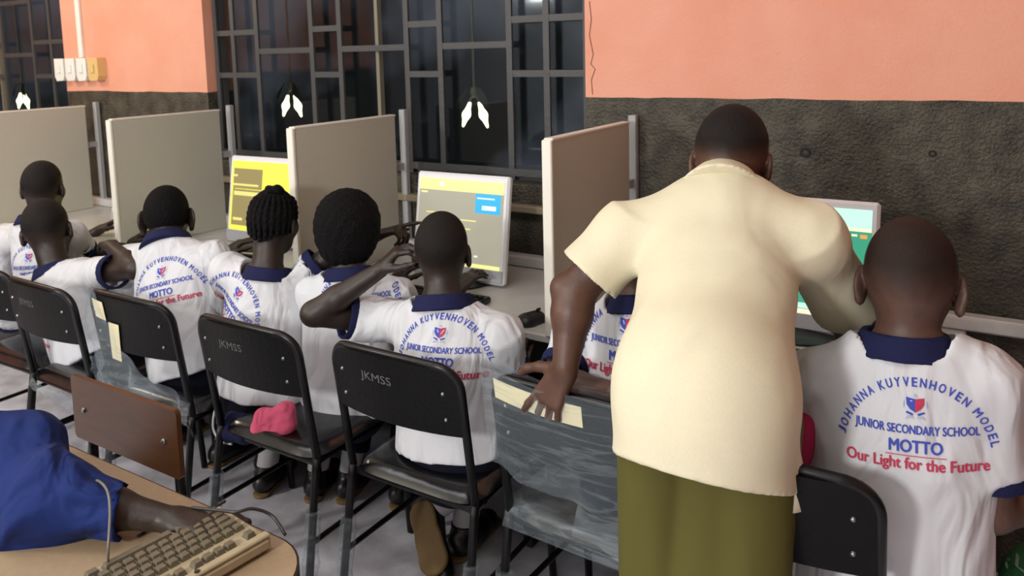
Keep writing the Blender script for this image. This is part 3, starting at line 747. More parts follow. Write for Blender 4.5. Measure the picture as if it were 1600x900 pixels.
# small holes chipped into the dark plaster
for px, py, r in ((1258, 238, .012), (1457, 240, .008)):
    p = at(px, py, y=0)
    v = Vol(); v.ell((p[0], -.001, p[2]), [r*1.5, .004, r*1.4]); v.ell((p[0], -.005, p[2]), [r, .006, r*.9], None, .004, 'sub')
    V, Q = v.mesh(.002); structure(link_mesh('trim_2', V, Q, mat('chipped_plaster', (.02, .017, .013), .9), None, p, True))

structure(MB().tube([at(x_, y_, y=-.0005) for x_, y_ in ((921, 2), (924, 30), (921, 55), (927, 85), (923, 100), (930, 108), (924, 125), (926, 148))], .0016, 5).build('trim_3', mat('plaster_crack', (.16, .06, .04), .9), None, at(924, 60, y=0)))
# the switches and conduit on the pier
p = at(130, 0, y=0)
t = thing('switch_bank', 'row of four light switches on the salmon pier under a white conduit', 'light switch', (-3.42, 0, 1.5))
og = t.location
x0 = -3.665
for k in range(4):
    m_ = switch_cream if k == 3 else switch_white
    xx = x0+.115*k+.055
    sec = [(-.048, .065), (.048, .065), (.050, -.035), (.036, -.062), (-.034, -.066), (-.050, -.038)]
    b = MB(); b.plate(sec, .05, Matrix.Translation((xx, -.026, 1.525)))
    o = b.build('switch_box', m_, t, og); 
    if k == 3: o['label'] = 'yellowed switch box at the right end'
    MB().box((xx, -.055, 1.53), (.03, .012, .05), bev=.004).build('rocker', m_, o, og)
MB().box((x0+.115*2+.0, -.009, 2.295), (.038, .018, 1.405), bev=.003).build('conduit', switch_white, t, og)

# ------------------------------------------------------------------ window reflections of lamps, modelled as glowing lamps hung beyond the glass
def reflected_lamp(px, py, label, tilt=1):
    p = at(px, py, y=.75); t = thing('lamp_reflection', label, 'lamp', tuple(p), 0, 'lamp reflections showing in the dark windows'); og = t.location
    MB().tube([(p[0], p[1], ZC), (p[0], p[1], p[2]+.13)], .006).build('stem', rod_brass, t, og)
    v = Vol(); v.ell((p[0], p[1], p[2]+.12), [.022, .022, .03]); V, Q = v.mesh(.005); link_mesh('hub', V, Q, rod_brass, t, og, True)
    for sx in (-1, 1):
        a = np.array([p[0]+sx*.030, p[1], p[2]+.062]); c = np.array([p[0]+sx*.076, p[1], p[2]-.058])
        MB().tube([(p[0], p[1], p[2]+.11), tuple(a+np.array([-sx*.004, 0, .02])), tuple(a)], .006).build('arm', rod_brass, t, og)
        v = Vol(); v.cone(a, (a+c)/2, .009, .019, .02); v.cone((a+c)/2, c, .019, .007, .02); V, Q = v.mesh(.005); link_mesh('bulb', V, Q, bulb_glow, t, og, True)
        a2 = np.array([p[0]+sx*.03, p[1]-.01, p[2]+.15]); c2 = np.array([p[0]+sx*.10, p[1]-.02, p[2]+.035])
        bq = MB(); d = c2-a2
        def leaf(u, v_, a2=a2, d=d):
            wv = .026*math.sin(PI*min(1, max(0, u)))*(v_-.5)*2; return tuple(a2+d*u+np.array([wv*.85, -.012*math.sin(PI*u), wv*.5]))
        bq.grid(leaf, 8, 4); bq.build('leaf_shade', leaf_dark, t, og, True)
reflected_lamp(456, 166, 'reflection of a lit two-bulb lamp in the barred window above the yellow screen')
reflected_lamp(742, 180, 'reflection of a lit two-bulb lamp in the barred window above the blue-boxed monitor')
reflected_lamp(36, 158, 'reflection of a lit two-bulb lamp in the window at the far left edge, half behind the first partition')

# ------------------------------------------------------------------ the long desk, trunking and partitions
t = thing('computer_desk', 'long pale computer desk along the wall with cubicle partitions standing on it', 'desk', (-2.5, -.33, 0)); og = t.location
DX0, DX1, DZ = -6.0, 1.03, .74
MB().box(((DX0+DX1)/2, -.333, DZ-.0125), (DX1-DX0, .63, .025), bev=.004).build('desk_top', desk_white, t, og)
MB().box(((DX0+DX1)/2, -.60, DZ-.07), (DX1-DX0-.04, .02, .09)).build('apron', dark_steel, t, og)
for k in range(7):
    x = DX1-.06-k*1.1
    MB().box((x, -.33, .36), (.03, .54, .70)).build('leg', dark_steel, t, og)
t = thing('cable_trunking', 'white plastic cable trunking running along the wall at the back of the desk', 'trunking', (-2, -.02, DZ)); og = t.location
x = DX0
MB().box(((DX0+2.6)/2, -.029, .7625), (2.6-DX0, .044, .044), bev=.004).build('trunking_base', trunk_white, t, og)
MB().box(((DX0+2.6)/2, -.053, .7625), (2.6-DX0-.02, .006, .034), bev=.002).build('trunking_cover', trunk_white, t, og)

PX = [-.004, -1.045, -2.150, -3.304, -4.40]
PLAB = ['mauve-grey partition panel beside the teacher, nearest of the row', 'grey partition panel between the two lit monitors on the left', 'grey partition panel behind the pupil with the shaved head and big ears', 'warm-lit partition panel at the left edge of the picture', 'partition panel outside the left edge']
def partition(x):
    r = thing('desk_partition', '', 'partition', (x, -.65, DZ), 0, 'cubicle partitions along the desk'); og = r.location
    MB().box((x, -.372, DZ+.29), (.026, .548, .578), bev=.002).build('panel', panel_cloth, r, og)
    MB().box((x, -.651, DZ+.29), (.032, .014, .58), bev=.003).build('front_edge', trim_white, r, og)
    MB().box((x, -.37, DZ+.5805), (.030, .55, .008), bev=.002).build('top_edge', trim_white, r, og)
    MB().box((x-.004, -.024, DZ+.30), (.030, .026, .60), bev=.003).build('wall_post', post_grey, r, og)
    MB().box((x-.004, -.066, DZ+.36), (.012, .06, .03)).build('bracket', post_grey, r, og)
    return r
p0 = partition(PX[0]); p0['label'] = PLAB[0]
for k in range(1, 4):
    c = copy_tree(p0); c.location.x = PX[k]; c['label'] = PLAB[k]

# ------------------------------------------------------------------ monitors, keyboards, mouse on the desk
def emis(name, c, s=1):
    return mat(name, tuple(x*.2 for x in c), .3, emit=c, estr=s*.72)
SC = {}
def screen_ui(items, w_, h_):
    """rectangles (x0, x1, y0, y1, material index), 0..1 from the top left"""
    b = MB()
    for k, (a, c, d, e, mi) in enumerate(items):
        b.cur = mi; yy = -.0008*(1+k*.25)
        X0, X1, Z0, Z1 = (a-.5)*w_, (c-.5)*w_, (.5-d)*h_, (.5-e)*h_
        b.add([(X0, yy, Z0), (X1, yy, Z0), (X1, yy, Z1), (X0, yy, Z1)], [(0, 3, 2, 1)])
    return b
def monitor(label, cx, y, rz, items, mats, w_=.405, h_=.385, tilt=.16, zb=.752):
    t = thing('computer_monitor', label, 'monitor', (cx, y, DZ), rz, 'computer monitors on the long desk')
    R = Matrix.Rotation(-tilt, 3, 'X'); T = Matrix.Translation((0, 0, zb-DZ)) @ R.to_4x4()
    def place(b): b.v = [tuple(T @ Vector(p)) for p in b.v]; return b
    chin = .052
    place(MB().box((0, .012, h_/2), (w_, .03, h_), bev=.008)).build('casing', monitor_white, t)
    place(MB().box((0, -.0045, chin/2+.004), (w_-.012, .006, chin-.008), bev=.002)).build('chin', monitor_grey, t)
    place(MB().box((0, .038, h_*.52), (w_*.86, .03, h_*.8), bev=.012)).build('back_cover', monitor_black, t)
    sw, sh = w_-.036, h_-chin-.022
    b = screen_ui(items, sw, sh); b.v = [(x, yy-.0035, z+chin+sh/2) for x, yy, z in b.v]
    place(b).build('screen', None, t, mats=mats)
    MB().box((0, .07, .09), (.07, .03, .17), Matrix.Rotation(.1, 3, 'X'), bev=.006).build('stand', monitor_black, t)
    MB().lathe([(.001, 0), (.125, 0), (.125, .006), (.10, .014), (.03, .02), (.001, .02)], (0, .03, .001), 28).build('base', monitor_black, t, smooth=False)
    return t
sy, so, sk = emis('screen_yellow', (.90, .85, .10), 1.0), emis('screen_olive', (.30, .24, .10), 1.0), emis('screen_pale_yellow', (.80, .70, .22), 1)
sg, shd, sb, swt = emis('screen_grey', (.36, .34, .26), 1), emis('screen_header_yellow', (.86, .82, .30), 1), emis('screen_blue', (.03, .42, .72), 1), emis('screen_white', (.85, .9, .88), 1)
sgr, shw, scr = emis('screen_green', (.05, .33, .20), 1), emis('screen_header_mint', (.55, .85, .75), 1), emis('screen_cream', (.9, .86, .60), 1)
sor = emis('screen_orange', (.8, .35, .08), 1)
monitor('white-framed monitor with a bright yellow screen, behind the pupil with braided hair', -1.675, -.30, .04,
        [(0, 1, 0, 1, 0), (.03, .52, .11, .93, 1), (.03, .46, .33, .36, 2), (.05, .52, .44, .50, 2), (.03, .10, .20, .23, 2), (.06, .52, .40, .41, 0), (.06, .22, .82, .86, 2), (.60, .98, .72, .96, 1)], [sy, so, sk])
monitor('white-framed monitor with a blue box on its grey screen, behind the pupil touching his ear', -.572, -.335, .02,
        [(0, 1, 0, 1, 0), (0, 1, 0, .14, 1), (.68, .97, .145, .37, 2), (.76, .92, .28, .33, 3), (.70, .90, .19, .205, 3), (.02, .10, .16, .18, 1), (.52, .70, .46, .475, 4), (.52, .64, .56, .575, 4), (.70, .74, .86, .88, 3), (0, 1, .955, 1, 1), (.1, .4, .40, .415, 4), (.1, .35, .5, .515, 4), (.25, .3, .04, .09, 3)], [sg, shd, sb, swt, sk])
monitor('monitor with a green screen between the teacher and the big-eared boy on the right', .615, -.30, 0,
        [(0, 1, 0, 1, 0), (0, 1, 0, .19, 1), (0, 1, .17, .20, 2), (.86, .90, .225, .245, 2), (.92, .97, .225, .26, 3), (0, .85, .90, .95, 1), (0, 1, .955, 1, 2)], [sgr, shw, scr, sor])
pm = at(171, 300, y=-.3)
monitor('pale monitor almost hidden behind the second partition from the left', pm[0]+.20, -.30, .02, [(0, 1, 0, 1, 0), (.1, .9, .2, .8, 1)], [sy, so])

def desk_keyboard(label, x, y, rz):
    t = thing('computer_keyboard', label, 'keyboard', (x, y, DZ), rz, 'black keyboards on the long desk')
    MB().box((0, 0, .0105), (.44, .15, .02), bev=.006).build('keyboard_body', monitor_black, t)
    b = MB()
    for r_ in range(5):
        for k in range(20): b.box((-.2+k*.021, -.055+r_*.0215+(.008 if r_ > 3 else 0), .0235), (.0175, .0175, .008), bev=.002)
    o = b.build('keycaps', black_pl, t); o['kind'] = 'stuff'
desk_keyboard('black keyboard in front of the blue-boxed monitor', -.55, -.545, .03)
desk_keyboard('black keyboard below the green screen, beside the teacher', .60, -.53, 0)
desk_keyboard('black keyboard in front of the yellow screen', -1.62, -.53, .02)
pm = at(830, 499, z=DZ+.012)
t = thing('computer_mouse', 'black computer mouse on the desk edge beside the ivory partition edge', 'mouse', (pm[0], pm[1], DZ), -.3); og = t.location
v = Vol(); v.ocap((pm[0], pm[1]-.02, DZ+.008), (pm[0], pm[1]+.022, DZ+.010), .033, .029, np.array([1., 0, 0]), np.array([0, 0, 1.]), .85); v.cut((0, 0, DZ+.001), (0, 0, -1))
V, Q = v.mesh(.004); link_mesh('mouse_shell', V, Q, monitor_black, t, og, True)
MB().tube(smooth_curve([(pm[0]+.01, pm[1]+.05, DZ+.012), (pm[0]+.035, pm[1]+.10, DZ+.006), (pm[0]+.03, pm[1]+.25, DZ+.004), (pm[0]-.05, pm[1]+.42, DZ+.004)]), .0022, 6).build('mouse_cable', cable_m, t, og)
MB().box((pm[0]+.003, pm[1]+.028, DZ+.038), (.007, .018, .008), bev=.002).build('scroll_wheel', dark_steel, t, og)

# ------------------------------------------------------------------ black school chairs
def flat_text(s, w_, h_, org, right, up, bold=.02):
    v, f = text_rect(s, 0, 0, w_, h_, bold)
    return [tuple(np.array(org)+np.array(right)*x+np.array(up)*y) for x, y in v], f
BT = math.atan2(.045, .22)
def back_pt(x, z, off=0):
    """point on the chair back: x across, z height, off = outward behind it; the back is bowed and tilted"""
    yy = -.19-(z-.44)*.14-.028*(1-(x/.2)**2)
    return (x, yy-off, z)
def make_chair():
    r = thing('school_chair', '', 'chair', (0, 0, 0), 0, 'black school chairs in a row')
    zc = .7275
    b = MB(); nu, nv = 14, 10
    def inside(x, z):
        # pull grid points into the rounded outline
        hx, hz, rr = .2025, .09, .06
        if z > hz-rr and abs(x) > hx-rr:
            dx, dz = abs(x)-(hx-rr), z-(hz-rr); l = max(dx, dz, 1e-9); d2 = math.hypot(dx, dz)
            k = l/d2 if d2 > 0 else 1; dx, dz = dx*k, dz*k
            return math.copysign(hx-rr+dx, x), hz-rr+dz
        return x, z
    for off, fl in ((.011, 1), (-.011, 0)):
        def fn(u, v_, off=off):
            x, z = inside((u-.5)*.405, (v_-.5)*.18); return back_pt(x, zc+z, off)
        b.grid(fn, nu, nv)
    n1 = (nu+1)*(nv+1)
    ring = [i for i in range(nu+1)]+[j*(nu+1)+nu for j in range(1, nv+1)]+[nv*(nu+1)+i for i in range(nu-1, -1, -1)]+[j*(nu+1) for j in range(nv-1, 0, -1)]
    b.add([], [])
    for a, c in zip(ring, ring[1:]+ring[:1]): b.f.append([a, c, c+n1, a+n1]); b.mi.append(0)
    # front-face winding
    bp = b.build('backrest', black_pl, r, smooth=False)
    # rivets
    for sx in (-1, 1):
        for z in (.752, .682):
            y = back_pt(sx*.165, z, .012)
            MB().lathe([(.001, .0045), (.0035, .0035), (.0052, .001), (.0052, -.002), (.001, -.002)], y, 10, Matrix.Rotation(PI/2, 3, 'X')).build('rivet', chrome, bp)
    # frame loop
    hx, rr = .206, .065
    pts = [(-hx, .445), (-hx, .82-rr)]+[(-hx+rr-rr*math.cos(math.radians(a)), .82-rr+rr*math.sin(math.radians(a))) for a in range(10, 91, 10)]
    pts += [(-x, z) for x, z in pts[::-1]]
    P3 = [(x, -.19-(z-.44)*.14-.028*max(0, 1-(x/.2)**2)*(1 if z > .75 else 0), z) for x, z in pts]
    MB().tube(P3, .0115, 10).build('back_frame', black_metal, r, smooth=True)

    b = MB()
    def top(u, v_):
        x, y = (u-.5)*2, (v_-.5)*2
        f = lambda q: q*(1-.04*0)
        e = (1-abs(x)**6)*(1-abs(y)**6)
        return (x*.205*(1-.10*abs(y)**8), -.002+y*.20*(1-.08*abs(x)**8), .438+.034*max(0, e)**.35)
    b.grid(top, 18, 18); b.grid(lambda u, v_: (lambda q: (q[0], q[1], .436))(top(u, v_)), 18, 18)
    b.build('seat', black_seat, r, smooth=True)
    MB().tube([(-.195, -.185, .425), (.195, -.185, .425), (.195, .18, .425), (-.195, .18, .425)], .0105, 8, True).build('seat_frame', black_metal, r)
    for sx in (-1, 1):
        MB().tube([(sx*.206, -.19, .45), (sx*.206, -.20, .40), (sx*.212, -.265, .006)], .0115, 10).build('leg', black_metal, r, smooth=True)
        MB().tube([(sx*.200, .175, .43), (sx*.206, .20, .006)], .0115, 10).build('leg', black_metal, r, smooth=True)
        MB().tube([(sx*.209, -.228, .21), (sx*.204, .188, .21)], .008, 8).build('stretcher', black_metal, r)
    return r
def stencil(chair, x=-.035, z=.755):
    bp = [c for c in chair.children if c.name.startswith('backrest')][0]
    v, f = text_rect('JKMSS', 0, 0, .105, .030, 0)
    vs = [back_pt(x+a, z+c, .0118) for a, c in v]
    link_mesh('stencil', vs, f, jk_ink, bp)
def leg_wrap(chair, sx, front=False, z1=.30):
    b = MB(); rnd = random.Random(int(chair.location.x*100)+sx)
    pts = []; rs = []
    for i in range(9):
        z = .008+(z1-.008)*i/8
        if front: p = (sx*(.206-.006*z/.43), .20-.025*z/.43, z)
        else: p = (sx*(.212-.006*z/.4), -.265+.065*z/.4, z)
        pts.append(p); rs.append(.019+.010*rnd.random()*(1-abs(i-3)/8))
    b.tube(pts, rs, 9); b.build('leg_wrapper', plastic, chair, smooth=False)
CH = [('black chair with a grey stencil behind the pupil holding his ear', -.197, -.885, 0),
      ('black stencilled chair behind the braided pupil with the pink cloth', -.718, -.915, 0),
      ('black chair with torn plastic and a paper label, behind the big-eared pupil on the left', -1.265, -.925, .02),
      ('black chair behind the leaning pupil, second from the left edge', -1.68, -.985, -.02),
      ('black chair cut by the left edge of the picture', -2.12, -.97, .02),
      ('plastic-covered chair under the teacher\'s hand', .312, -.872, -.05),
      ('plain black chair at the right, between the teacher and the big-eared boy', .735, -.945, 0)]
c0 = make_chair(); chairs = []
for k, (lab, x, y, rz) in enumerate(CH):
    c = c0 if k == 0 else copy_tree(c0)
    c.location = (x, y, 0); c.rotation_euler = (0, 0, rz); c['label'] = lab; chairs.append(c)
for k in (0, 1, 3): stencil(chairs[k])
for k, sx, fr in ((0, -1, False), (0, 1, False), (1, 1, False), (1, -1, False), (2, -1, False), (3, 1, False), (3, -1, False), (5, -1, False), (5, 1, False)): leg_wrap(chairs[k], sx, fr)

def film(chair, fn, nu, nv, name='plastic_cover', m_=None):
    b = MB(); b.grid(fn, nu, nv); return b.build(name, m_ or plastic, chair, smooth=True)
rn = np.random.RandomState(5)
_a = rn.uniform(0, 6.28, 12)
def crinkle(x, z, amp=.006): return amp*(math.sin(31*x+17*z+_a[0])+.7*math.sin(-23*x+41*z+_a[1])+.5*math.sin(63*x-29*z+_a[2]))
# the chair under the teacher's hand: a clear bag pulled over its whole back
def bag_back(u, v_):
    x = (u-.5)*.455; z = .835-v_*(.245+.03*u); 
    p = back_pt(max(-.2, min(.2, x)), z, .020+crinkle(x, z, .0014+.0045*v_**4)+.012*v_); return (x, p[1], p[2]+.004*math.sin(26*x))
film(chairs[5], bag_back, 40, 30)
def bag_front(u, v_):
    x = (u-.5)*.455; z = .835-v_*.20
    p = back_pt(max(-.2, min(.2, x)), z, -.024-crinkle(x, z, .002)); return (x, p[1], p[2]+.004*math.sin(26*x))
film(chairs[5], bag_front, 30, 20)
def bag_tail(u, v_):
    x = .03+u*.19; z = .575-v_*.085*(1-.5*abs(u-.6)); p = back_pt(min(.2, x), z, .032+crinkle(x, z, .008)+.03*v_); return p
film(chairs[5], bag_tail, 20, 8)
def label_strip(chair, x0, x1, z0, z1, off, slant=0):
    b = MB(); b.grid(lambda u, v_: back_pt(x0+(x1-x0)*u+slant*v_, z0+(z1-z0)*v_, off), 10, 3); o = b.build('paper_label', paper, chair); o['label'] = 'cream paper label'
label_strip(chairs[5], -.195, .055, .765, .815, .0165)
# the torn bag on the third chair: a sheet hanging from the top left corner, swept to the right under the back
def torn(u, v_):
    x = -.215+.02*v_+u*(.10+.30*v_**1.3); z = .83-v_*.34+.03*u*v_
    p = back_pt(max(-.2, min(.2, x)), z, .024+crinkle(x, z, .006)+.03*v_); return (x, p[1], p[2])
film(chairs[2], torn, 26, 30)
def torn2(u, v_):
    x = .02+u*.30; z = .62-.02*u-v_*(.12-.06*(1-u)); p = back_pt(max(-.2, min(.2, x)), z, .05+crinkle(x, z, .014)); return (x, p[1]-.02*u, p[2]-.05*u)
film(chairs[2], torn2, 24, 10)
label_strip(chairs[2], -.17, -.09, .735, .80, .015); label_strip(chairs[2], -.105, -.045, .60, .735, .0158, .03)
def tuft(u, v_):
    x = -.20+u*.05; z = .60-v_*.14; return (x+.012*math.sin(9*v_), back_pt(-.2, z, .05+.015*math.sin(7*u+5*v_))[1], z)
film(chairs[2], tuft, 8, 12)
# film hanging under the seat of the second chair
def under(u, v_):
    x = -.19+u*.36; return (x, -.205-.02*math.sin(3*u+2*v_), .43-v_*.10*u-.02*v_+.006*math.sin(40*u))
film(chairs[3], under, 20, 6)
# glossy film stretched over three seats
for k in (5,):
    def over(u, v_):
        x = (u-.5)*.425; y = -.215+v_*.40
        z = .476+crinkle(x, y, .0018) if v_ > .06 else .476-.06*(1-v_/.06)
        return (x, y, z)
    film(chairs[k], over, 24, 24, 'seat_wrapper')

# ------------------------------------------------------------------ the wooden chair in front of the row
yb = -1.50
A_, B_, C_, D_ = at(120, 588, y=yb), at(283, 641, y=yb), at(281, 742, y=yb), at(116, 682, y=yb)
zt = (A_[2]+B_[2])/2; zb = (C_[2]+D_[2])/2; xl = (A_[0]+D_[0])/2; xr = (B_[0]+C_[0])/2; xm = (xl+xr)/2
t = thing('wooden_chair', 'brown plywood school chair turned to the beige desk, two rivets in its back', 'chair', (xm, yb-.2, 0)); og = t.location
bw, bh = xr-xl, zt-zb
b = MB(); b.plate(rounded(bw, bh, .012, 4), .013, frame4((xm, yb, (zt+zb)/2), (1, 0, 0), (0, 1, 0), (0, 0, 1)))
bk_ = b.build('backrest', wood, t, og)
for sx in (-1, 1): MB().lathe([(.001, .005), (.005, .004), (.0075, .001), (.0075, -.002), (.001, -.002)], (xm+sx*bw*.38, yb-.0085, (zt+zb)/2), 12, Matrix.Rotation(PI/2, 3, 'X')).build('rivet', chrome, bk_, og)
MB().box((xm, yb-.215, .44), (bw*.98, .37, .014), bev=.005).build('seat', wood, t, og)
for sx in (-1, 1):
    MB().tube([(xm+sx*bw*.40, yb+.020, zt-.05), (xm+sx*bw*.42, yb+.016, .45), (xm+sx*bw*.44, yb+.05, .006)], .012, 10).build('leg', black_metal, t, og, True)
    MB().tube([(xm+sx*bw*.42, yb-.36, .43), (xm+sx*bw*.44, yb-.39, .006)], .012, 10).build('leg', black_metal, t, og, True)
    MB().tube([(xm+sx*bw*.42, yb-.02, .425), (xm+sx*bw*.42, yb-.38, .425)], .010, 8).build('seat_rail', black_metal, t, og)

# ------------------------------------------------------------------ the foreground desk and what lies on it
t = thing('side_desk', 'beige desk with a rounded black edge in the foreground', 'desk', (-.27, -2.1, 0)); og = t.location
x0, x1, y0, y1, rr = -.70, .172, -2.56, -1.735, .11
def dk(e): 
    return [(x0-e, y0-e), (x1+e, y0-e)]+[(x1-rr+(rr+e)*math.cos(math.radians(a)), y1-rr+(rr+e)*math.sin(math.radians(a))) for a in range(0, 91, 9)]+[(x0-e, y1+e)]
def slab(name, e, za, zb_, m_):
    o_ = dk(e); n_ = len(o_)
    return link_mesh(name, [(x, y, za) for x, y in o_]+[(x, y, zb_) for x, y in o_], [list(range(n_))[::-1], list(range(n_, 2*n_))]+[[i, (i+1) % n_, (i+1) % n_+n_, i+n_] for i in range(n_)], m_, t, og)
slab('desk_top', 0, .722, .75, desk_beige); slab('edge_band', .004, .720, .7485, black_edge)
for lx in (x0+.06, x1-.16):
    for ly in (y0+.1, y1-.12): MB().tube([(lx, ly, .72), (lx, ly, .004)], .018, 10).build('leg', dark_steel, t, og)

K0 = np.array(at(345, 789, z=.775)); 
ua = nrm(np.array([-.12, -1., 0])); va = nrm(np.array([1., -.12, 0]))
t = thing('beige_keyboard', 'old beige keyboard with taupe keys lying across the corner of the beige desk', 'keyboard', (K0[0]+ua[0]*.2+va[0]*.07, K0[1]+ua[1]*.2+va[1]*.07, .75)); og = t.location
def kf(u, v_, z): return tuple(K0*np.array([1, 1, 0])+ua*u+va*v_+np.array([0, 0, z]))
Rk = Matrix(((ua[0], va[0], 0), (ua[1], va[1], 0), (0, 0, 1)))
MB().box(kf(.225, .078, .765), (.45, .158, .026), Rk, bev=.007).build('keyboard_case', beige_pl, t, og)
MB().box(kf(.225, .148, .779), (.446, .016, .006), Rk, bev=.002).build('rear_lip', beige_pl, t, og)
def key(u, v_, su=1, sv=1):
    b = MB(); c = kf(u, v_, 0); w0, w1 = .0085*su+.0095*(su-1)*.1, .0062
    hw, hv = .0190*su/2-.0008, .0190*sv/2-.0008
    P = [(-hw, -hv, .777), (hw, -hv, .777), (hw, hv, .777), (-hw, hv, .777), (-hw+.003, -hv+.0035, .7865), (hw-.003, -hv+.0035, .7865), (hw-.003, hv-.002, .7865), (-hw+.003, hv-.002, .7865)]
    b.add([kf(u+a, v_+d, z) for a, d, z in P], [(0, 3, 2, 1), (4, 5, 6, 7), (0, 1, 5, 4), (1, 2, 6, 5), (2, 3, 7, 6), (3, 0, 4, 7)]); b.build('key', key_grey, t, og)
nk = 0
for r_, offs in enumerate((0, .2, .45, .7, 0)):
    v_ = .018+r_*.0192
    if r_ == 0: ks = [(0, 1.4), (1.6, 1.2), (3.0, 1.2), (4.4, 6), (10.6, 1.2), (12, 1.4)]
    else: ks = [(0, 1+offs if r_ < 4 else 1)]+[(1+offs*(r_ < 4)+k, 1) for k in range(12)]
    for k0, s_ in ks: key(.016+(k0+s_/2)*.0192, v_, s_)
for r_ in range(5):
    for k in range(3 if r_ in (0, 3, 4) else 1): key(.295+(k if r_ != 1 else 1)*.0192, .018+r_*.0192)
    for k in range(4): key(.365+k*.0192, .018+r_*.0192)
for g0 in (.016, .052, .138, .224): 
    for k in range(1 if g0 < .05 else 4): key(g0+.0095+k*.0192, .128)
for k in range(3): key(.305+k*.0192, .128)
b = MB()
for k in range(5): b.lathe([(.001, 0), (.0045, 0), (.0045, .0012), (.001, .0012)], kf(.13+k*.035, .1485, .7822), 10)
b.build('indicator_dots', monitor_black, t, og)

def cable(label, pts, r, m_): 
    P = smooth_curve(pts, 8); c0_ = P[0]
    o = MB().tube(P, r, 7).build('cable', m_, None, tuple(c0_), True); tag(o, label, 'cable'); return o
zz = .7535
cable('thin grey wire standing in a loop in front of the blue shirt', [at(168, 895, z=.755), at(169, 860, d=1.24), at(172, 800, d=1.27), at(168, 768, d=1.30), at(155, 752, d=1.34), at(143, 752, d=1.40)], .0022, cable_gr)
cable('black cable lying along the far side of the beige keyboard', [at(215, 838, z=zz), at(255, 815, z=zz), at(290, 800, z=zz), at(325, 797, z=zz), at(352, 783, z=zz)], .0028, cable_m)
cable('black cable curling over the right corner of the beige keyboard', [at(300, 793, z=.792), at(340, 797, z=.793), at(368, 800, z=.794), at(395, 795, z=.792), at(425, 806, z=.775), at(446, 836, z=.7545)], .0028, cable_m)

# ------------------------------------------------------------------ green sack at the right
t = thing('woven_sack', 'green woven sack with pale lettering at the bottom right corner', 'sack', (1.225, -.73, 0)); og = t.location
v = Vol(); sc_ = np.array([1.225, -.73, 0])
v.ocap(sc_+np.array([0, 0, .10]), sc_+np.array([0, 0, .44]), .115, .10, np.array([1., 0, 0]), np.array([0, 1., 0]), .7); v.cut((0, 0, .003), (0, 0, -1))
V, Q = v.mesh(.008, folds(1, None, .005, 20, 4)); link_mesh('sack_body', V, Q, green_sack, t, og, True)
bkd = nrm(CAM-np.array([1.25, -.7, .48])); bkd[2] = 0; bkd = nrm(bkd); rt = np.cross((0, 0, 1), bkd); rt = -np.cross(bkd, (0, 0, 1)) 
vt = text_rect('VERE', 0, 0, .12, .042, .02)
put_print('lettering', t, V, Q, np.array(at(1588, 886, y=-.80)), np.array([0, 0, 1.]), -rt, bkd, [sack_ink], [(vt[0], vt[1], 0)])
#@@PEOPLE
# ------------------------------------------------------------------ the people
P_ = lambda px, py, y: np.array(at(px, py, y=y))
fwdy = np.array([0, 1., 0]); upz = np.array([0, 0, 1.])
# B: the boy on the right, seen square from behind
sL, sR = P_(1278, 588, -.93), P_(1540, 596, -.92)
nk = P_(1412, 532, -.93)
el = P_(1550, 800, -.93)
person('big-eared boy seated at the right edge, full lettering on his white shirt', (.935, -.96, .50), nk, P_(1421, 447, -.87), sL, sR,
       P_(1262, 700, -.88), P_(1290, 640, -.62), el, el+np.array([.16, .20, -.01]), yaw=.05, pitch=.30, hs=1.10, bs=1.02, skin=skin_warm, hair_m=hair_fade, fade=.12, ear=1.12, print_px=(1430, 634), print_roll=.11, wid=1.05, cuff_frac=.66, h=.0055, fold_seed=1, hem=-.06)
# C: the pupil hidden behind the teacher
person('pupil mostly hidden behind the standing teacher, forearm showing under the teacher\'s arm', (.385, -.90, .50), P_(1005, 470, -.88), P_(1012, 400, -.82), P_(905, 520, -.87), P_(1085, 535, -.85),
       P_(876, 600, -1.0), P_(955, 612, -1.05), P_(1062, 690, -.98), P_(1000, 790, -1.0), skin=skin_warm, pitch=.15, bs=.98, handR=dict(d=(-.30, -.15, -1), n=(-.8, .5, 0), t=(0, 1, -.2), curl=(.2, .3, .3)), print_px=(978, 508), hem=.13, waist=.17, fold_seed=2, handL=dict(d=(1, -.1, -.1), n=(0, 1, 0), t=(0, 0, 1)))
# D: the pupil touching his ear
sL, sR = P_(575, 497, -.89), P_(780, 525, -.86)
w_ = P_(594, 422, -.92)
person('pupil raising a hand to his left ear, in front of the blue-boxed screen', (-.175, -.93, .50), P_(693, 470, -.89), P_(691, 395, -.83), sL, sR,
       P_(490, 490, -1.03), w_, P_(806, 640, -.74), (-.08, -.72, .60), yaw=.52, pitch=.05, hs=.97, bs=1.0, print_px=(687, 521), wid=.98, cuff_frac=.30, h=.005, fold_seed=3,
       handL=dict(d=(.50, .25, .62), n=(.72, .55, -.35), t=(.25, -.65, .1), curls=[(.7, .8, .4), (.6, .8, .5), (.55, .75, .5), (.5, .7, .5)], thumb=(.8, .5, .55), s=.90),
       kneeR=(-.04, -.56, .47), ankR=(-.345, -.745, .175), heel_up=(at(684, 896, y=-.885), at(661, 803, y=-.80), (.30, -.80, .50)), hem=-.02)
# E: the pupil with the round black hair
person('pupil with a big round black afro, in the white school shirt between two black chairs', (-.66, -.82, .50), P_(546, 425, -.80), P_(547, 358, -.74), P_(492, 458, -.82), P_(618, 462, -.74),
       P_(478, 560, -.80), (-.72, -.52, .77), P_(655, 520, -.66), (-.45, -.5, .77), yaw=.5, pitch=.1, hs=1.0, bs=.93, hair='afro', print_px=(553, 446), fold_seed=4, print_roll=-.12)
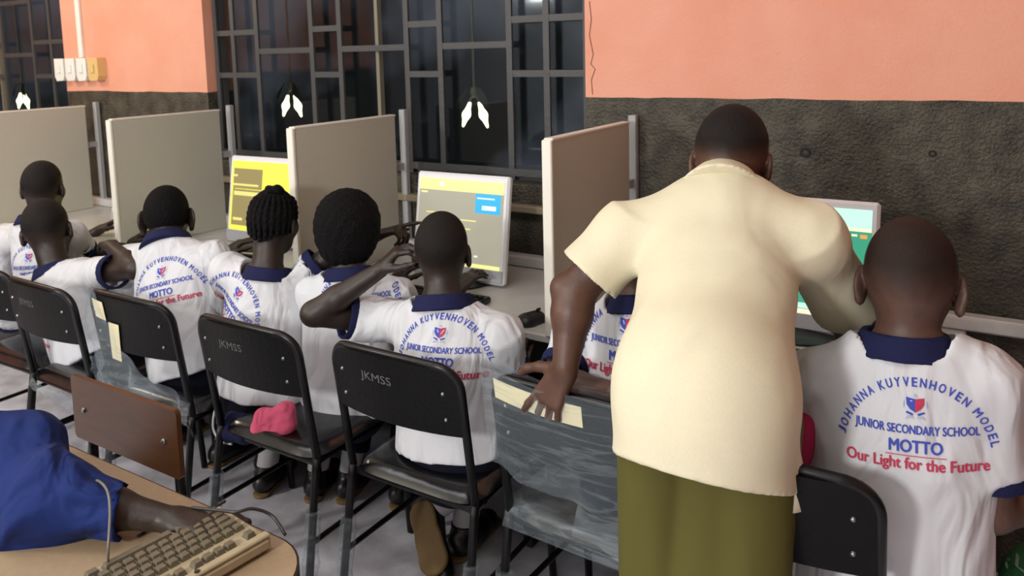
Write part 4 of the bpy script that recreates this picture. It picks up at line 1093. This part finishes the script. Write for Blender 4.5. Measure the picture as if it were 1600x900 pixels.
# F: the braided pupil pointing across
sL, sR = P_(358, 425, -.91), P_(450, 452, -.84)
w_ = P_(588, 368, -.58)
person('pupil with braided hair, leaning right and pointing across at the next screen', (-.93, -.93, .49), P_(420, 425, -.88), P_(428, 348, -.81), sL, sR,
       P_(350, 520, -.76), (-1.05, -.52, .77), P_(515, 398, -.74), w_, yaw=.40, pitch=.12, roll=.06, hs=.94, bs=.93, hair='braids', print_px=(372, 458), print_roll=.33, fold_seed=5,
       handR=dict(d=(.75, .45, .25), n=(.3, .2, -1), t=(-.3, .6, .2), curls=[(.05, .1, .1), (.9, 1.2, .6), (1.0, 1.2, .6), (1.1, 1.1, .6)], s=.9), hem=-.02)
# G: third from the left
person('pupil with black hair and big ears before the second partition from the left', (-1.30, -.93, .52), P_(262, 378, -.88), P_(262, 341, -.81), P_(205, 408, -.90), P_(332, 405, -.84),
       P_(192, 500, -.84), (-1.62, -.52, .77), P_(350, 500, -.72), (-1.15, -.5, .77), yaw=.78, pitch=.1, hs=.98, bs=1.02, hair='full', ear=1.45, print_px=(252, 425), print_roll=-.20, fold_seed=6)
# H: leaning in front, arm bent on the desk
sL, sR = P_(28, 458, -1.02), P_(128, 430, -.985)
person('pupil leaning low to the right with one bare forearm folded back onto the desk', (-1.83, -1.0, .49), P_(88, 420, -1.0), P_(74, 362, -.97), sL, sR,
       P_(10, 520, -.9), (-2.15, -.6, .77), P_(212, 420, -.97), P_(172, 384, -.93), yaw=.85, pitch=.3, roll=-.12, hs=1.06, bs=.98, hair='short', print_px=(52, 492), print_roll=.25, fold_seed=7, cuff_frac=.58,
       handR=dict(d=(-.75, .35, -.05), n=(0, 0, -1), t=(0, 1, .2), curl=(.3, .4, .3)))
# I: far left
person('pupil farthest left, seen past the shoulder of the leaning pupil', (-2.30, -.86, .50), P_(60, 342, -.85), P_(68, 295, -.79), P_(8, 372, -.87), P_(108, 368, -.82),
       P_(0, 450, -.8), (-2.55, -.5, .77), P_(135, 400, -.72), (-2.1, -.5, .77), yaw=.75, pitch=.08, hs=1.0, bs=.98, print_px=(45, 402), fold_seed=8)

# ---- the teacher
def teacher():
    root = thing('person', 'standing teacher in a cream shirt and olive trousers bending over the pupils', 'person', (.66, -1.2, 0)); og = root.location
    hip = np.array([.640, -1.20, .92]); neck = P_(1130, 300, -.90); head = P_(1143, 254, -.79)
    shL, shR = P_(985, 362, -1.0), P_(1262, 372, -.93)
    elL = P_(898, 455, -1.08); wrL = P_(884, 572, -1.145)
    elR = P_(1335, 500, -.72); wrR = np.array([.80, -.50, .80])
    s = nrm(shR-shL); u0 = nrm(neck-hip); bk = nrm(np.cross(s, u0)); u = nrm(np.cross(bk, s)); fw = -bk
    R = head_frame(.02, .55, 0); hs = 1.06
    R = head_frame(.12, .42, .03)
    v = Vol()
    mid = hip*.5+neck*.5
    v.ocap(hip, mid, .145, .14, s, bk, .66, .03); v.ocap(mid, neck-u*.1, .14, .13, s, bk, .66, .03); v.cone(shL, shR, .052, .052, .03)
    v.cone(neck-u*.06, head+R@np.array([0, -.025, -.03])*hs, .062, .060, .025); v.cone(neck-u*.03, shL, .045, .045, .03); v.cone(neck-u*.03, shR, .045, .045, .03)
    head_sdf(v, head, R, hs)
    for sh, el, wr in ((shL, elL, wrL), (shR, elR, wrR)):
        v.cone(sh, el, .050, .043, .02); v.cone(el, el+(wr-el)*.3, .043, .044, .02); v.cone(el+(wr-el)*.3, wr, .044, .028, .02)
    v.ell(elL+np.array([-.022, -.016, .01]), [.026]*3, None, .02)
    hand_sdf(v, wrL+np.array([0, 0, -.005]), (-.42, -.12, -.80), (.10, .85, -.35), (-.80, .25, .45), 1.03, spread=.16, thumb=(.55, .85, .0),
             curls=[(.05, .35, .3), (.35, .7, .5), (.4, .8, .5), (.45, .8, .5)])
    hand_sdf(v, wrR, (0, 1, -.1), (0, 0, -1), (-1, 0, 0), 1)
    V, Q = v.mesh(.0048); link_mesh('body', V, Q, skin_mid, root, og, True)
    for sx in (-1, 1):
        v = Vol().ell(head+R@(np.array([sx*.031, .0835, .006])*hs), [.0125*hs]*3); Ve, Qe = v.mesh(.004); link_mesh('eye', Ve, Qe, eye_white, root, og, True)
    v = Vol(); head_sdf(v, head, R, hs, .0022, False, False); v.cut(head+R@(np.array([0, -.085, -.030])*hs), R@np.array([0, .45, -.89])); v.cut(head+R@(np.array([0, .07, .05])*hs), R@np.array([0, .9, -.5]))
    V, Q = v.mesh(.005); fade_attr(link_mesh('hair', V, Q, hair_short, root, og, True), V, head+R@(np.array([0, -.085, -.030])*hs), R@np.array([0, .45, -.89]), .07)
    # shirt, hanging loose to below the hips
    v = Vol(); hemc = hip+np.array([0, -.045, -.128])
    v.ocap(hemc-np.array([0, 0, .05]), hip+np.array([0, -.02, .02]), .170, .160, s, np.array([0, -1., 0]), .84, .03)
    v.ocap(hip+np.array([0, -.02, .02]), mid, .160, .152, s, bk, .80, .05); v.ocap(mid, neck-u*.10, .154, .150, s, bk, .68, .03)
    v.cone(shL-u*.012, shR-u*.012, .066, .066, .05)
    v.cone(neck-u*.045, shL, .055, .060, .05); v.cone(neck-u*.045, shR, .055, .060, .05)
    cfL = shL+(elL-shL)*.74; cfR = shR+(elR-shR)*.80
    cuffs = []
    for sh, cf in ((shL, cfL), (shR, cfR)):
        dd = nrm(cf-sh); cuffs.append((cf, dd)); v.capcone(sh-(cf-sh)*.1, cf, .066, .078, .04)
    for cf, dd in cuffs: v.capcone(cf-dd*.045, cf+dd*.02, .060, .069, .004, 'sub')
    v.ocap(P_(1214, 640, -1.20), P_(1256, 800, -1.20), .012, .024, s, np.array([0, -1., 0]), .45, .02); v.cut(hemc, (0.0, -.42, -1)); v.ocap(hemc-np.array([0, 0, .09]), hemc-np.array([0, 0, .01]), .160, .155, s, np.array([0, -1., 0]), .74, .004, 'sub')
    v.cone(neck+u*.015, neck+u*.12, .066, .075, .01, 'sub')
    V, Q = v.mesh(.006, folds(1, bk, .0035, 13, 11, .35)); link_mesh('shirt', V, Q, cream_cloth, root, og, True)
    v = Vol(); cax = nrm(nrm(head+R@np.array([0, -.03, -.06])-neck)+u*1.5)
    v.capcone(neck-cax*.022, neck+cax*.030, .098, .072, .012); v.capcone(neck-cax*.05, neck+cax*.06, .066, .063, .003, 'sub'); V, Q = v.mesh(.005); link_mesh('collar', V, Q, cream_cloth, root, og, True)
    fp = [np.array(P_(1234, 640, -1.20)), np.array(P_(1230, 800, -1.23)), np.array(P_(1266, 790, -1.18))]
    b = MB(); b.grid(lambda a_, c_: tuple(fp[0]+(fp[1]+(fp[2]-fp[1])*a_-fp[0])*c_+np.array([0, -.010*math.sin(PI*a_)*c_, 0])), 6, 10)
    o = b.build('shirt_tail', cream_cloth, root, og, True); sol = o.modifiers.new('thick', 'SOLIDIFY'); sol.thickness = .004
    # trousers
    v = Vol()
    v.ocap(hip+np.array([0, 0, .06]), hip-np.array([0, 0, .05]), .135, .140, s, np.array([0, -1., 0]), .66, .03); v.ocap(hip-np.array([0, 0, .05]), hip-np.array([-.02, .07, .34]), .118, .108, s, np.array([0, -1., 0]), .60, .02)
    hl, hr = hip-s*.088, hip+s*.088
    feet = []
    for hp, kn, an in ((hl, hl+np.array([.022, -.06, -.43]), hl+np.array([.02, -.09, -.80])), (hr, hr+np.array([.0, -.085, -.43]), hr+np.array([.0, -.11, -.80]))):
        v.cone(hp-np.array([0, 0, .04]), kn, .086, .078, .008); v.capcone(kn, an-np.array([0, 0, .045]), .082, .080, .02); feet.append(an)
    V, Q = v.mesh(.007, folds(1, bk, .004, 18, 13, .3)); link_mesh('trousers', V, Q, olive, root, og, True)
    for an in feet:
        v = Vol(); b0 = np.array([an[0], an[1], .045]); f2 = fwdy; sd = np.array([1., 0, 0])
        v.ocap(b0-f2*.04, b0+f2*.06, .042, .046, sd, upz, .9, .02); v.ocap(b0+f2*.06, b0+f2*.16-upz*.012, .048, .04, sd, upz, .75, .03); v.cut((0, 0, .002), (0, 0, -1)); V, Q = v.mesh(.006); link_mesh('shoe', V, Q, shoe_black, root, og, True)
    return root
teacher()

# ---- the person in blue at the lower left
def blue_person():
    root = thing('person', 'person in a royal blue shirt leaning on the beige desk, lower left corner', 'person', (-.75, -2.15, 0)); og = root.location
    shR = np.array(at(22, 716, d=1.50)); neck = shR-RR*.21+upz*.065+FF*.02; shL = neck-RR*.19-upz*.06; head = neck+FF*.05+upz*.13-RR*.03
    hip = np.array([-.86, -2.12, .50])
    slR = np.array(at(70, 776, z=.815)); cfR = np.array(at(203, 800, z=.80)); elR = slR*.2+cfR*.8; wrR = np.array(at(268, 802, d=1.37)); wrR[2] = .778; 
    elL = shL+np.array([-.08, .1, -.22]); wrL = elL+np.array([.1, .2, -.0])
    s = nrm(shR-shL); u0 = nrm(neck-hip); bk = nrm(np.cross(s, u0)); u = nrm(np.cross(bk, s)); fw = -bk
    R = head_frame(.2, .4, 0)
    v = Vol(); mid = (hip+neck)/2
    v.ocap(hip, mid, .135, .13, s, bk, .66, .03); v.ocap(mid, neck-u*.1, .13, .12, s, bk, .66, .03); v.cone(shL, shR, .048, .048, .03)
    v.cone(neck-u*.05, head, .056, .054, .02); head_sdf(v, head, R, 1.03)
    for sh, el, wr in ((shL, elL, wrL), (slR, elR, wrR)): v.cone(sh, el, .038, .033, .02); v.cone(el, wr, .032, .021, .02)
    hand_sdf(v, wrR, (1, .3, -.08), (0, 0, -1), (0, 1, 0), .95, curl=(.2, .3, .2)); hand_sdf(v, wrL, (.3, 1, 0), (0, 0, -1), (1, 0, 0), .95)
    kn = []
    for sx in (-1, 1):
        hp = hip+s*.09*sx; k_ = hp+np.array([0, .38, -.02]); a_ = k_+np.array([0, -.08, -.40]); v.cone(hp, k_, .078, .055, .02); v.cone(k_, a_, .052, .034, .02); kn.append((hp, k_, a_))
    V, Q = v.mesh(.0065); link_mesh('body', V, Q, skin_dark, root, og, True)
    v = Vol(); head_sdf(v, head, R, 1.03, .003, False, False); v.cut(head+R@np.array([0, -.08, 0]), R@np.array([0, .5, -.85])); v.cut(head+R@np.array([0, .07, .05]), R@np.array([0, .9, -.5])); V, Q = v.mesh(.006); full_attr(link_mesh('hair', V, Q, hair_short, root, og, True))
    v = Vol()
    v.ocap(hip-u0*.04, mid, .19, .185, s, bk, .74, .03); v.ocap(mid, neck-u*.09, .185, .16, s, bk, .75, .03); v.cone(shL, shR, .066, .064, .06)
    v.cone(neck-u*.02, shR, .058, .066, .05); v.cone(neck-u*.02, shL, .058, .064, .05)
    v.cone(shR-upz*.01, at(40, 815, d=1.43), .075, .080, .05); v.cone(at(40, 815, d=1.43), at(100, 832, d=1.40), .075, .045, .04);  cfL = shL+(elL-shL)*.7
    v.cone(shR, slR, .064, .062, .04); v.capcone(slR, cfR, .056, .047, .05); v.capcone(shL-(cfL-shL)*.1, cfL, .066, .078, .04)
    for sh, cf in ((slR, cfR), (shL, cfL)): dd = nrm(cf-sh); v.capcone(cf-dd*.05, cf+dd*.02, .037 if sh is slR else .06, .041 if sh is slR else .068, .004, 'sub')
    v.cut((0, 0, .7535), (0, 0, -1)) if False else None
    V, Q = v.mesh(.006, folds(1, bk, .013, 17, 21, .8)); link_mesh('shirt', V, Q, blueshirt, root, og, True)
    v = Vol(); v.ocap(hip+u0*.04, hip-u0*.03, .15, .16, s, bk, .72, .03)
    for hp, k_, a_ in kn: v.capcone(hp, k_, .10, .085, .03); v.capcone(k_, a_, .075, .065, .02)
    V, Q = v.mesh(.008); link_mesh('trousers', V, Q, navy, root, og, True)
    for hp, k_, a_ in kn:
        v = Vol(); b0 = np.array([a_[0], a_[1], .045]); v.ocap(b0-fwdy*.04, b0+fwdy*.15-upz*.01, .044, .042, np.array([1., 0, 0]), upz, .85, .02); v.cut((0, 0, .002), (0, 0, -1)); V, Q = v.mesh(.007); link_mesh('shoe', V, Q, shoe_black, root, og, True)
blue_person()

# ---- loose cloths
def cloth_lump(name, label, c, rad, m_, seed, amp=.012):
    t = thing(name, label, 'cloth', tuple(c)); og = t.location
    v = Vol(); v.ell(c, rad, None); v.ell(np.array(c)+np.array([rad[0]*.3, 0, rad[2]*.4]), [q*.7 for q in rad], None, .03)
    V, Q = v.mesh(.005, folds(1, None, amp, 30, seed, .7)); link_mesh('cloth', V, Q, m_, t, og, True)
cloth_lump('crimson_cloth', 'crimson cloth bundle tucked between the big-eared boy and the black chair back', P_(1250, 692, -1.0), (.03, .05, .055), crimson, 3, .006)

c_ = at(424, 662, y=-1.06)
t = thing('pink_cloth', 'bright pink cloth on the seat below the braided pupil\'s shirt hem', 'cloth', tuple(c_)); og = t.location
v = Vol(); A1, A2, A3, A4 = at(405, 672, y=-1.075), at(446, 664, y=-1.07), at(412, 650, y=-1.07), at(447, 643, y=-1.06)
v.cone(A1, A2, .026, .022, .03); v.cone(A3, A4, .020, .022, .03); v.cone(A1, A3, .024, .02, .03); v.cone(A2, A4, .022, .02, .03)
V, Q = v.mesh(.004, folds(1, None, .010, 36, 9, 1)); link_mesh('cloth', V, Q, pinkc, t, og, True)
c_ = at(362, 668, y=-1.06)
t = thing('navy_cloth', 'navy cloth with a white piped edge beside the pink cloth on the chair', 'cloth', tuple(c_)); og = t.location
v = Vol(); A1, A2, A3 = at(358, 676, y=-1.085), at(386, 678, y=-1.08), at(362, 652, y=-1.07)
v.cone(A1, A2, .026, .026, .03); v.cone(A1, A3, .024, .02, .03); v.cone(A2, at(380, 655, y=-1.06), .024, .02, .03)
V, Q = v.mesh(.004, folds(1, None, .006, 30, 5, 1)); o_ = link_mesh('cloth', V, Q, navy, t, og, True)
MB().tube(smooth_curve([at(340, 630, y=-1.07), at(334, 650, y=-1.09), at(334, 672, y=-1.095), at(345, 689, y=-1.095), at(362, 694, y=-1.10)]), .0035, 7).build('piping', white_cloth, t, og, True)
